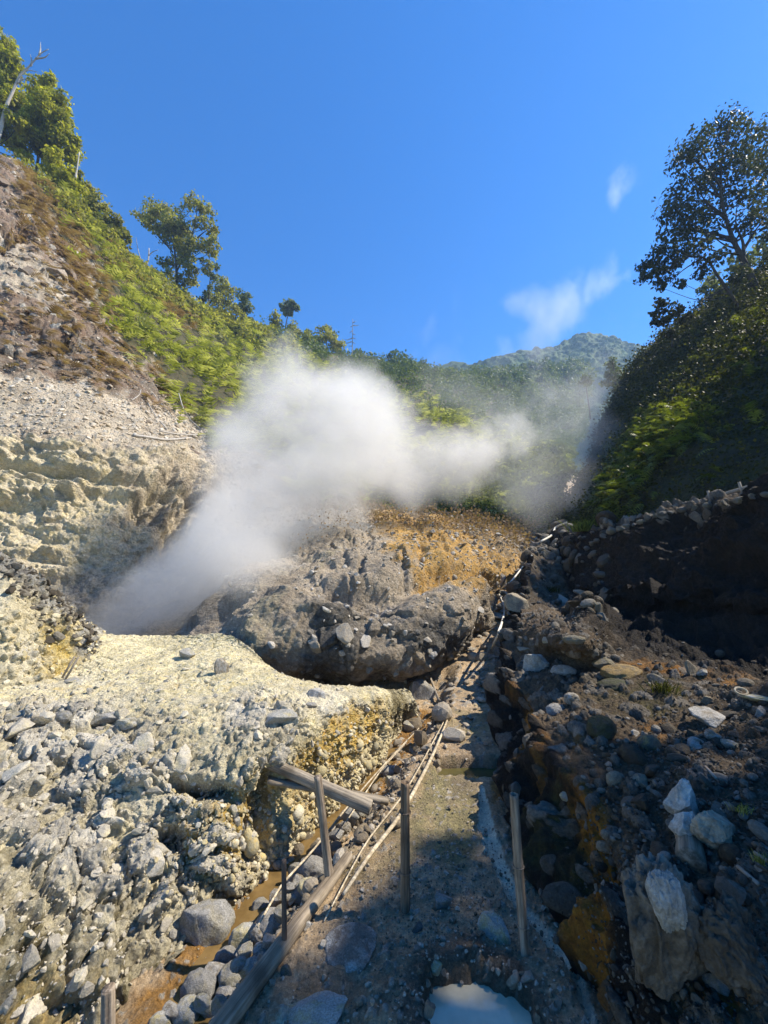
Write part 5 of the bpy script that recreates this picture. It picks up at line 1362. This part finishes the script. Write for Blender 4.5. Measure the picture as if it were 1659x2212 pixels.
rubble('rubble', "dark clinker on the crest of the left hummock", 'left_hummock', blob(PX_, PY_, 90, 1290, 150, 40, 48, .6), 1500, .034, RM_dark, LOWP, 441, .35)
rubble('rubble', "sulphur crumbs on the flank of the left hummock", 'left_hummock', blob(PX_, PY_, 60, 1420, 170, 110, 0, .6), 1500, .022, RM_yel, LOWP, 442, .45)
P_, N_, PX_, PY_ = SURF['right_bank']
d_ = DEPTH(P_)
rubble('rubble', "dark pebbles and cobbles of the right bank and terrace", 'right_bank', ((PY_ > 1380) * (PX_ > 1080) * (.08 + .5 * blob(PX_, PY_, 1400, 1650, 120, 100, 0, .5) + .6 * blob(PX_, PY_, 1560, 1750, 250, 260, 0, .5))) / d_ ** 1.2, 420, .028, RM_dark, LOWR + LOWP, 451, .25)
rubble('gravel', "fine grey grit on the right terrace", 'right_bank', ((PY_ > 1440) * blob(PX_, PY_, 1560, 1900, 260, 380, 0, .4)) / d_ ** 1.4, 6500, .008, RM_dark, LOWP, 452, .2)
rubble('rubble', "stones at the head of the right bank", 'right_bank', (PY_ < 1420) * (PX_ < 1330) * (PY_ > 1120) / d_ ** 1.2, 420, .010, RM_dark, LOWR + LOWP, 453, .2, dist=lambda d: d)

rubble('rubble', "stones round the rim of the milky pool", 'ground', blob(SURF['ground'][2], SURF['ground'][3], 1040, 2160, 175, 75, 0, .3) * (1 - blob(SURF['ground'][2], SURF['ground'][3], 1042, 2215, 118, 98, 0, .15)), 90, .017, RM_path, PROTO, 415, .4)

# ------------------------------------------------------------------ water
def water_mat(name, col, rough, trans=0.0, bump=.05, scale=18, col2=None):
    t = NT(name)
    c = t.mix(t.rng(t.noise(scale * .35, 5, .6), .35, .65), col, col2 or col)
    m = t.done(c, rough, t.bump(t.noise(scale, 4, .6), .25, bump), .5)
    return m
def sheet(name, poly, z, mat, kind='structure'):
    poly = np.array(poly, float)
    V = np.concatenate([[[*poly.mean(0), z]], np.concatenate([poly, np.full((len(poly), 1), z)], 1)])
    n = len(poly)
    F = np.array([[0, 1 + i, 1 + (i + 1) % n] for i in range(n)])
    o = build(name, V, F, mat); o["kind"] = kind
    return o
an = np.linspace(0, 6.283, 48, endpoint=False)
sheet('pool', np.stack([POOL[0] + .34 * np.cos(an), POOL[1] - .04 + .38 * np.sin(an)], -1), -.06, water_mat("milky_water", (.44, .41, .30), .06, col2=(.52, .48, .35), bump=.003, scale=34))
sheet('pit_water', np.stack([pitX + .45 * np.cos(an), pitY + .28 * np.sin(an)], -1), -.10, water_mat("pit_water", (.055, .05, .02), .06, col2=(.10, .085, .03), bump=.002))
L = cr(STREAM[:], 60); Tn = unit(np.gradient(L, axis=0)); Nn = np.stack([-Tn[:, 1], Tn[:, 0]], -1)
wd = .14
zst = np.full(len(L), -.318)
V = np.concatenate([np.stack([*(L + Nn * wd).T, zst], -1), np.stack([*(L - Nn * wd).T, zst], -1)])
i = np.arange(len(L) - 1)
o = build('stream', V, np.stack([i, i + 1, i + 1 + len(L), i + len(L)], -1), water_mat("orange_water", (.13, .082, .03), .08, col2=(.20, .13, .05), bump=.004, scale=30)); o["kind"] = 'structure'

# ------------------------------------------------------------------ timber, bamboo, cane, hose
WOOD = wood_mat("weathered_log", (.36, .31, .24), (.21, .175, .13), (.12, .095, .065), 0, 26)
WOOD_DARK = wood_mat("dark_log", (.19, .145, .095), (.30, .245, .175), (.08, .06, .04), 0, 26)
BAMBOO = wood_mat("bamboo_brown", (.13, .09, .058), (.21, .155, .105), (.065, .045, .03), 2, 34)
BAMBOO_GREY = wood_mat("bamboo_grey", (.22, .165, .115), (.32, .26, .195), (.12, .088, .06), 2, 34)
CANE = wood_mat("split_cane", (.58, .50, .36), (.42, .34, .22), (.30, .23, .14), 0, 20)
PALE_ROD = bark_mat("hose_white", (.72, .69, .60), (.55, .50, .40), 3)
RUST = bark_mat("rusty_rod", (.06, .05, .045), (.13, .09, .065), 6)

def lathe_along(a, b, r0, r1, mat, name, label, cat, hollow=False, nodes=(), sides=18, wob=.04, seed=0, group=None, bend=0.0):
    """A pole from a to b with rings at the nodes; the axis is the object's own x (or z for posts)."""
    a = np.array(a, float); b = np.array(b, float); L = np.linalg.norm(b - a)
    rg = np.random.default_rng(seed)
    n = 46
    t = np.linspace(0, 1, n)
    r = r0 + (r1 - r0) * t
    for q in nodes: r = r * (1 + .10 * np.exp(-((t - q) / .012) ** 2) - .03 * np.exp(-((t - q) / .035) ** 2))
    an = np.linspace(0, 2 * math.pi, sides, endpoint=False)
    ca, sa = np.cos(an), np.sin(an)
    prof_ = 1 + wob * (np.interp(an, np.linspace(0, 6.3, 9), rg.normal(size=9)))[None] + wob * .6 * rg.normal(size=(n, 1)) * .4
    prof_ = prof_ + wob * 1.2 * fbm(np.stack([np.repeat(t[:, None] * L * 3, sides, 1), np.repeat(ca[None] * 1.5, n, 0), np.repeat(sa[None] * 1.5, n, 0)], -1) + seed, 1.4, 4, .6, seed)
    bx = bend * np.sin(t * math.pi)
    X = np.stack([r[:, None] * prof_ * ca[None] + bx[:, None], r[:, None] * prof_ * sa[None], np.repeat(t[:, None] * L, sides, 1)], -1)
    rings = [X]
    if hollow:
        inner = X[-1].copy(); inner[:, :2] = (inner[:, :2] - [bx[-1], 0]) * .74 + [bx[-1], 0]
        low = inner.copy(); low[:, 2] -= .10
        rings.append(inner[None]); rings.append(low[None])
    A = np.concatenate(rings); m = len(A)
    V = A.reshape(-1, 3)
    i = np.arange(m * sides).reshape(m, sides); j = np.roll(i, -1, 1)
    F = np.stack([i[:-1], j[:-1], j[1:], i[1:]], -1).reshape(-1, 4)
    V = np.concatenate([V, [V[:sides].mean(0)], [A[-1].mean(0)]])
    F3 = np.concatenate([np.stack([j[0], i[0], np.full(sides, m * sides)], -1), np.stack([i[-1], j[-1], np.full(sides, m * sides + 1)], -1)])
    z = Vector(b - a).normalized()
    if mat.name.startswith(('bamboo', 'rusty')):
        M = z.to_track_quat('Z', 'Y').to_matrix().to_4x4()
    else:
        V = V[:, [2, 0, 1]]
        M = z.to_track_quat('X', 'Z').to_matrix().to_4x4()
    o = build(name, V, [F, F3], mat)
    M.translation = Vector(a)
    o.matrix_world = M
    tag(o, label, cat, group)
    for q in nodes:
        k = int(q * (n - 1)); rr_ = float(r[k]) * 1.10
        tt = np.linspace(0, 2 * math.pi, 25)[:-1]
        P3 = np.stack([rr_ * np.cos(tt) + bx[k], rr_ * np.sin(tt), np.full(24, t[k] * L)], -1)
        V2, Fa, Fb = tube(np.concatenate([P3, P3[:2]]), [.0035] * 26, 6)
        c = build('joint', V2, [Fa, Fb], mat, parent=o)
    return o

def post_top(base, px, py):
    """Where the sight line through (px, py) passes nearest above the base, at the base's own distance."""
    r = ray(px, py)
    return CAM + r * (base[1] / r[1])
pb = G(719, 1912, 0); lathe_along(pb - [0, 0, .12], post_top(pb, 688, 1672) + [0, -.03, 0], .026, .022, BAMBOO_GREY, 'wooden_post', "short grey-brown wooden post leaning left beside the retaining log", 'post', nodes=(), seed=1, wob=.07, bend=.01)
pb = G(875, 1965, 0); lathe_along(pb - [0, 0, .12], post_top(pb, 875, 1690), .027, .025, BAMBOO, 'bamboo_post', "upright dark bamboo post in the middle of the path, hollow at the top", 'post', True, (.42, .80), seed=2, wob=.03, bend=.006)
pb = G(1137, 2062, 0); lathe_along(pb - [0, 0, .12], post_top(pb, 1110, 1716), .024, .022, BAMBOO_GREY, 'bamboo_post', "pale brown hollow bamboo post leaning by the white runnel below the right bank", 'post', True, (.3, .62), seed=3, wob=.035, bend=-.012)
pb = G(617, 2062, 0); lathe_along(pb - [0, 0, .12], post_top(pb, 613, 1858), .0125, .0115, RUST, 'metal_stake', "thin dark metal stake standing against the retaining log", 'stake', seed=4, wob=.02)
pb = G(238, 2260, -.25); lathe_along(pb - [0, 0, .1], post_top(pb, 233, 2135), .030, .027, BAMBOO_GREY, 'stump_post', "stubby pale post at the bottom edge by the stream", 'post', seed=5, wob=.07)
# retaining log
lathe_along(G(440, 2272, .025), G(754, 1848, .05), .042, .027, WOOD_DARK, 'retaining_log', "long weathered log holding the left edge of the path, split at its upper end", 'log', seed=6, wob=.07, sides=22)
# leaning log and plank over the stream
hb_ = hit(555, 1640)[0]
lathe_along(W(551, 1634, 3.25), G(800, 1744, .045), .040, .052, WOOD, 'fallen_log', "round grey log lying from the left bank down to the path across the stream", 'log', seed=8, wob=.05, sides=20)
a, b = W(578, 1684, 3.22), G(838, 1730, .02)
rgp = np.random.default_rng(5)
n = 24; t = np.linspace(0, 1, n)
u = unit(b - a); s_ = unit(np.cross(u, [0, 0, 1.0])); w_ = np.cross(s_, u)
L_ = np.linalg.norm(b - a)
V = []
for k in range(n):
    hw = .045 * (1 - .25 * t[k]) + .004 * rgp.normal(); th = .013
    for q in ((-1, -1), (1, -1), (1, 1), (-1, 1)): V.append([t[k] * L_, q[0] * hw + .003 * rgp.normal(), q[1] * th])
V = np.array(V); i = np.arange(n * 4).reshape(n, 4); j = np.roll(i, -1, 1)
F = np.concatenate([np.stack([i[:-1], j[:-1], j[1:], i[1:]], -1).reshape(-1, 4), i[:1, ::-1], i[-1:]])
o = build('plank', V, F, WOOD); M = Matrix((Vector(u), Vector(s_), Vector(w_))).transposed().to_4x4(); M.translation = Vector(a); o.matrix_world = M
tag(o, "pale flat plank under the round log over the stream", 'plank')

def rod(name, label, cat, pts, rad, mat, sides=8, group=None, wob=0.0):
    pts = np.array(pts, float)
    V, F, F3 = tube(pts, rad if hasattr(rad, '__len__') else [rad] * len(pts), sides, wob, np.random.default_rng(3))
    o = build(name, V, [F, F3], mat, loc=pts[0])
    return tag(o, label, cat, group)
def on(px, py, up=.015):
    return hit(px, py)[0] + [0, 0, up]
rod('bamboo_cane', "long pale split bamboo lying along the path from the middle post uphill", 'cane', [G(742, 1932, .03), G(800, 1845, .035), G(862, 1765, .04), G(905, 1690, .045), G(940, 1620, .05), G(966, 1556, .06)], [.009, .012, .014, .015, .014, .010], CANE)
rod('bamboo_cane', "thin split bamboo beside the long pale one on the path", 'cane', [G(700, 1990, .025), G(790, 1822, .03), G(865, 1725, .04), G(910, 1650, .045), G(958, 1560, .05)], [.004, .006, .007, .007, .005], CANE)
rod('cane', "thin tan cane stretched above the orange stream", 'cane', [G(556, 2002, -.12), G(610, 1910, -.12), G(675, 1838, -.10), G(745, 1750, -.08), G(800, 1685, -.06), G(850, 1630, -.04), G(905, 1573, .03)], [.006, .007, .007, .007, .007, .006, .005], CANE)
rod('cane', "second thinner cane lying beside the one above the stream", 'cane', [G(748, 1775, -.1), G(790, 1712, -.08), G(826, 1660, -.05), G(870, 1612, -.02), G(884, 1594, .0)], .0055, CANE)
hz = [on(a, b, .03) for a, b in ((1062, 1406), (1079, 1366), (1089, 1328), (1087, 1306), (1077, 1279), (1104, 1259), (1129, 1227), (1149, 1202))]
rod('hose', "thin white hose looping down the orange gully", 'hose', hz, .020, PALE_ROD)
rod('hose', "far end of the white hose on the rocks at the top of the gully", 'hose', [on(a, b, .06) for a, b in ((1168, 1174), (1192, 1160), (1201, 1142), (1224, 1133))], .035, PALE_ROD)
rod('rail', "long bare pole laid as a rail above the rim of the dark cliff", 'rail', [W(1428, 1106, 8.2), W(1500, 1086, 7.6), W(1580, 1063, 7.0), W(1660, 1039, 6.4), W(1760, 1010, 5.8)], [.03, .033, .035, .037, .04], M_TWIG)
for (xa, ya, xb, yb, Y, lab) in ((1440, 1112, 1436, 1084, 8.1, "short stake holding the pole rail, leftmost of three"), (1537, 1085, 1529, 1060, 7.3, "short stake holding the pole rail, middle of three"), (1607, 1066, 1596, 1041, 6.8, "short stake holding the pole rail, rightmost of three")):
    rod('rail_stake', lab, 'stake', [W(xa, ya + 8, Y), W(xb, yb, Y)], .022, M_TWIG, 6, "stakes of the pole rail")
for k, (pts, r, lab) in enumerate((
    ([(288, 944), (320, 948), (360, 953), (412, 949)], .045, "thick pale dead branch lying on the edge of the sulphur cliff"),
    ([(345, 934), (385, 941), (440, 942)], .03, "thinner pale dead branch just above the thick one on the cliff edge"),
    ([(318, 872), (335, 900), (360, 930)], .022, "thin dead branch slanting down the scree, left of the two long ones"),
    ([(330, 852), (352, 880), (372, 905)], .02, "thin dead branch slanting down the scree, middle one"),
    ([(386, 852), (396, 885), (412, 910), (432, 928)], .026, "curved dead branch slanting down the dark upper scree"),
    ([(284, 868), (300, 856), (304, 845)], .018, "short forked twig standing on the scree")) ):
    rod('dead_branch', lab, 'branch', [on(a, b, .06) for a, b in pts], r, M_BARK_PALE, 6)
rod('stick', "weathered stick leaning on the blue-grey boulder below the overhang", 'stick', [on(948, 1516, .02), on(930, 1474, .06)], .02, M_TWIG)
for k, (a, b, lab) in enumerate((((134, 1466), (156, 1440), "thin dry stick leaning on the foot of the left hummock"), ((142, 1468), (150, 1446), "shorter dry stick at the foot of the left hummock"))):
    rod('stick', lab, 'stick', [on(*a, .01), on(*a, .01) + [.10, .02, .22]], .011, M_TWIG, 6)
for a, b, lab in (((1594, 1880), (1640, 1920), "dry stick lying on the right terrace near the picture edge"), ((1524, 1662), (1548, 1688), "short pale stick on the right terrace beside the white boulder"), ((1630, 1850), (1658, 1868), "pale stick at the right picture edge above the other one")):
    rod('stick', lab, 'stick', [on(*a, .015), on(*b, .015)], .008, M_TWIG, 6)
# ring of cut bamboo on the terrace
c = on(1602, 1502, .03)
an = np.linspace(0, 6.283, 24, endpoint=False)
rd = np.stack([.045 * np.cos(an), .02 * np.sin(an), .02 * np.sin(an)], -1)
V, F, F3 = tube(np.concatenate([rd, rd[:2]]), [.007] * 26, 6)
tag(build('bamboo_ring', V, [F, F3], CANE, loc=None), "small pale ring of cut bamboo beside the long pale boulder", 'ring').location = c
# round log end in the terrace
p = on(1490, 1858, 0)
lathe_along(p + [.25, .35, .05], p + [-.02, -.04, .02], .05, .055, WOOD_DARK, 'log_end', "dark round log end sticking out of the terrace above the huge layered boulder", 'log', seed=31, wob=.05)

# grass tufts
def tuft(px, py, n, h, leaf, label, seed):
    rg = np.random.default_rng(seed)
    c = hit(px, py)[0]
    m = DEPTH(c) / FD; h = h * m
    b = rg.normal(size=(n, 3)) * [h * .45, h * .3, 0]
    t = b + np.stack([rg.normal(size=n) * h * .4, rg.normal(size=n) * h * .4, h * rg.uniform(.5, 1.15, n)], -1)
    w = unit(np.cross(t - b, rg.normal(size=(n, 3)))) * h * .035
    V = np.stack([b - w, b + w, (b + t) / 2 + w * .8 + [0, 0, h * .12], t, (b + t) / 2 - w * .8 + [0, 0, h * .12]], 1).reshape(-1, 3)
    k = np.arange(n)[:, None] * 5
    F = np.concatenate([k + [0, 1, 2, 4]]); F3 = k + [4, 2, 3]
    o = build('grass_tuft', V, [F, F3], LEAF[leaf], smooth=False, attrs={'rnd': np.repeat(rg.uniform(0, 1, n), 5)})
    o.location = c
    tag(o, label, 'grass')
tuft(1262, 1148, 260, 26, 'fernlit', "bright green grass tuft at the corner of the cliff rim by the gully", 1)
tuft(1606, 1756, 60, 20, 'fern', "tiny green grass tuft on the right terrace behind the tan boulder", 2)
tuft(1432, 1496, 120, 26, 'shade', "dull green grass tuft on the terrace in front of the pointed grey boulder", 3)
tuft(1650, 1868, 60, 22, 'fern', "small green grass tuft at the right picture edge", 4)
tuft(1195, 1280, 70, 16, 'shade', "small dull grass tuft on the upper right bank wall", 5)
# ------------------------------------------------------------------ steam and haze
def volume_mat(name, blobs, dens, nscale, thr, gain, col=(.97, .98, 1.0), aniso=.35, detail=5, rough=.55, dist=.6, stretch=(1, 1, 1)):
    m = bpy.data.materials.new(name); m.use_nodes = True
    t = NT.__new__(NT); t.m = m; t.t = m.node_tree; t.n = t.t.nodes
    for n in list(t.n):
        if n.type == 'BSDF_PRINCIPLED': t.n.remove(n)
    t.out = [n for n in t.n if n.type == 'OUTPUT_MATERIAL'][0]
    t.tc = t.n.new('ShaderNodeTexCoord').outputs['Object']
    # the air is stirred a little before the puffs are placed in it
    nz = t.n.new('ShaderNodeTexNoise'); t.link(t.tc, nz.inputs['Vector']); nz.inputs['Scale'].default_value = nscale * .55; nz.inputs['Detail'].default_value = 2
    sub = t.n.new('ShaderNodeVectorMath'); sub.operation = 'SUBTRACT'; t.link(nz.outputs['Color'], sub.inputs[0]); sub.inputs[1].default_value = (.5, .5, .5)
    scl = t.n.new('ShaderNodeVectorMath'); scl.operation = 'SCALE'; t.link(sub.outputs[0], scl.inputs[0]); scl.inputs['Scale'].default_value = dist
    add = t.n.new('ShaderNodeVectorMath'); add.operation = 'ADD'; t.link(t.tc, add.inputs[0]); t.link(scl.outputs[0], add.inputs[1])
    P = add.outputs[0]
    total = None
    for (x, y, z, r, w) in blobs:
        d = t.n.new('ShaderNodeVectorMath'); d.operation = 'DISTANCE'; t.link(P, d.inputs[0]); d.inputs[1].default_value = (x, y, z)
        f = t.rng(d.outputs['Value'], r, 0.0, 0, w, smooth=True)
        total = f if total is None else t.math('ADD', total, f)
    n = t.noise(nscale, detail, rough, vec=t.scale(stretch, vec=P))
    v = t.math('SUBTRACT', total, t.math('MULTIPLY', t.math('SUBTRACT', 1.0, t.rng(n, .28, .72)), gain))
    v = t.math('SUBTRACT', v, thr)
    v = t.math('MULTIPLY', t.rng(v, 0, 1.0, 0, 1.0), dens)
    pv = t.n.new('ShaderNodeVolumePrincipled')
    pv.inputs['Color'].default_value = (*col, 1); pv.inputs['Anisotropy'].default_value = aniso
    t.link(v, pv.inputs['Density'])
    t.link(pv.outputs[0], t.out.inputs['Volume'])
    return m

def domain(name, blobs, mat, vox, label, grow=1.05):
    import bmesh
    bm = bmesh.new()
    for (x, y, z, r, w) in blobs:
        bmesh.ops.create_icosphere(bm, subdivisions=2, radius=r * grow, matrix=Matrix.Translation((x, y, z)))
    me = bpy.data.meshes.new(name); bm.to_mesh(me); bm.free()
    o = bpy.data.objects.new(name, me); C.objects.link(o)
    md = o.modifiers.new('merge', 'REMESH'); md.mode = 'VOXEL'; md.voxel_size = vox
    me.materials.append(mat)
    tag(o, label, 'steam', kind='stuff')
    return o

def px_blobs(L):
    out = []
    for (x, y, r, Y, w) in L:
        p = W(x, y, Y); out.append((*[round(float(v), 3) for v in p], round(float(r * DEPTH(p) / FD), 3), w))
    return out

MAIN = px_blobs([(210, 1385, 95, 6.9, 1.4), (280, 1350, 140, 7.2, 1.5), (370, 1300, 170, 7.6, 1.5), (470, 1240, 190, 7.8, 1.7), (590, 1235, 135, 7.3, 1.5), (520, 1150, 170, 8.3, 1.3), (440, 1140, 130, 8.8, 1.0), (540, 1300, 90, 6.9, 1.0), (330, 1230, 120, 8.0, .9), (560, 1150, 185, 8.6, 1.1),
                 (600, 1030, 230, 9.2, 1.2), (530, 930, 190, 9.6, 1.1), (560, 800, 150, 10.2, .9), (660, 830, 190, 10.6, 1.1), (740, 920, 220, 10.6, 1.2), (720, 1060, 200, 9.8, 1.15), (860, 1000, 200, 11, 1.1),
                 (800, 850, 140, 11.4, .8), (970, 1000, 180, 12, 1.0), (1070, 970, 140, 13, .85), (880, 880, 120, 12, .6), (1010, 880, 110, 14, .55), (470, 1060, 130, 9.2, .9), (1130, 930, 90, 14, .6), (480, 950, 130, 9.8, .8), (620, 740, 90, 11, .6), (900, 1080, 110, 11, .8), (1000, 1000, 150, 12.5, .8), (1110, 960, 130, 14.5, .9), (820, 930, 150, 11, .8)])
domain('steam', MAIN, volume_mat("steam_dense", MAIN, .95, .50, .02, 1.55, (.97, .965, .95), dist=2.0, rough=.66, detail=8), .25, "dense white steam rising from the vent at the foot of the left cliff")
THIN = px_blobs([(1130, 1000, 170, 17, .9), (1230, 930, 160, 22, .8), (1240, 1050, 130, 19, .9), (1200, 870, 230, 30, .38), (1270, 900, 200, 36, .25), (1140, 860, 200, 42, .35), (1290, 970, 120, 24, .7), (1270, 1100, 70, 17, .8), (1060, 880, 140, 24, .7), (950, 830, 130, 26, .6), (1150, 1100, 110, 16, .6), (480, 720, 120, 20, .5), (430, 900, 120, 14, .6)])
domain('thin_steam', THIN, volume_mat("steam_thin", THIN, .19, .22, .0, .6, dist=1.6), .6, "thin drifting steam in the ravine right of the dense cloud")
WISP = px_blobs([(1185, 690, 130, 40, .62), (1225, 630, 110, 42, .55), (1290, 605, 90, 44, .6), (1345, 598, 60, 45, .55), (1110, 640, 70, 40, .6), (1360, 385, 90, 50, .5), (1340, 430, 60, 50, .45), (950, 715, 120, 36, .42), (1150, 765, 120, 38, .5), (1060, 730, 110, 38, .35)])
domain('steam_wisps', WISP, volume_mat("steam_wisp", WISP, .24, .22, .0, .85, dist=4.5, rough=.66, detail=8, stretch=(1, 1, .55)), .9, "torn wisps of steam against the blue sky above the ravine")

m = bpy.data.materials.new("haze"); m.use_nodes = True
for n in list(m.node_tree.nodes):
    if n.type == 'BSDF_PRINCIPLED': m.node_tree.nodes.remove(n)
pv = m.node_tree.nodes.new('ShaderNodeVolumePrincipled')
pv.inputs['Color'].default_value = (.42, .64, 1.0, 1); pv.inputs['Density'].default_value = .0007; pv.inputs['Anisotropy'].default_value = .25
m.node_tree.links.new(pv.outputs[0], [n for n in m.node_tree.nodes if n.type == 'OUTPUT_MATERIAL'][0].inputs['Volume'])
lo = np.full(3, 1e9); hi = -lo
bpy.context.view_layer.update()
for o in scene.objects:
    if o.type == 'MESH':
        for c in o.bound_box:
            w = np.array(o.matrix_world @ Vector(c)); lo = np.minimum(lo, w); hi = np.maximum(hi, w)
lo -= [3, 8, 1]; hi += [3, 3, 3]
print("haze box", lo, hi)
V = np.array([[(lo, hi)[i][0], (lo, hi)[j][1], (lo, hi)[k][2]] for i in (0, 1) for j in (0, 1) for k in (0, 1)])
o = build('haze', V, np.array([[0, 1, 3, 2], [4, 6, 7, 5], [0, 4, 5, 1], [2, 3, 7, 6], [0, 2, 6, 4], [1, 5, 7, 3]]), m, smooth=False)
tag(o, "pale air that fades the far mountain", 'haze', kind='stuff')
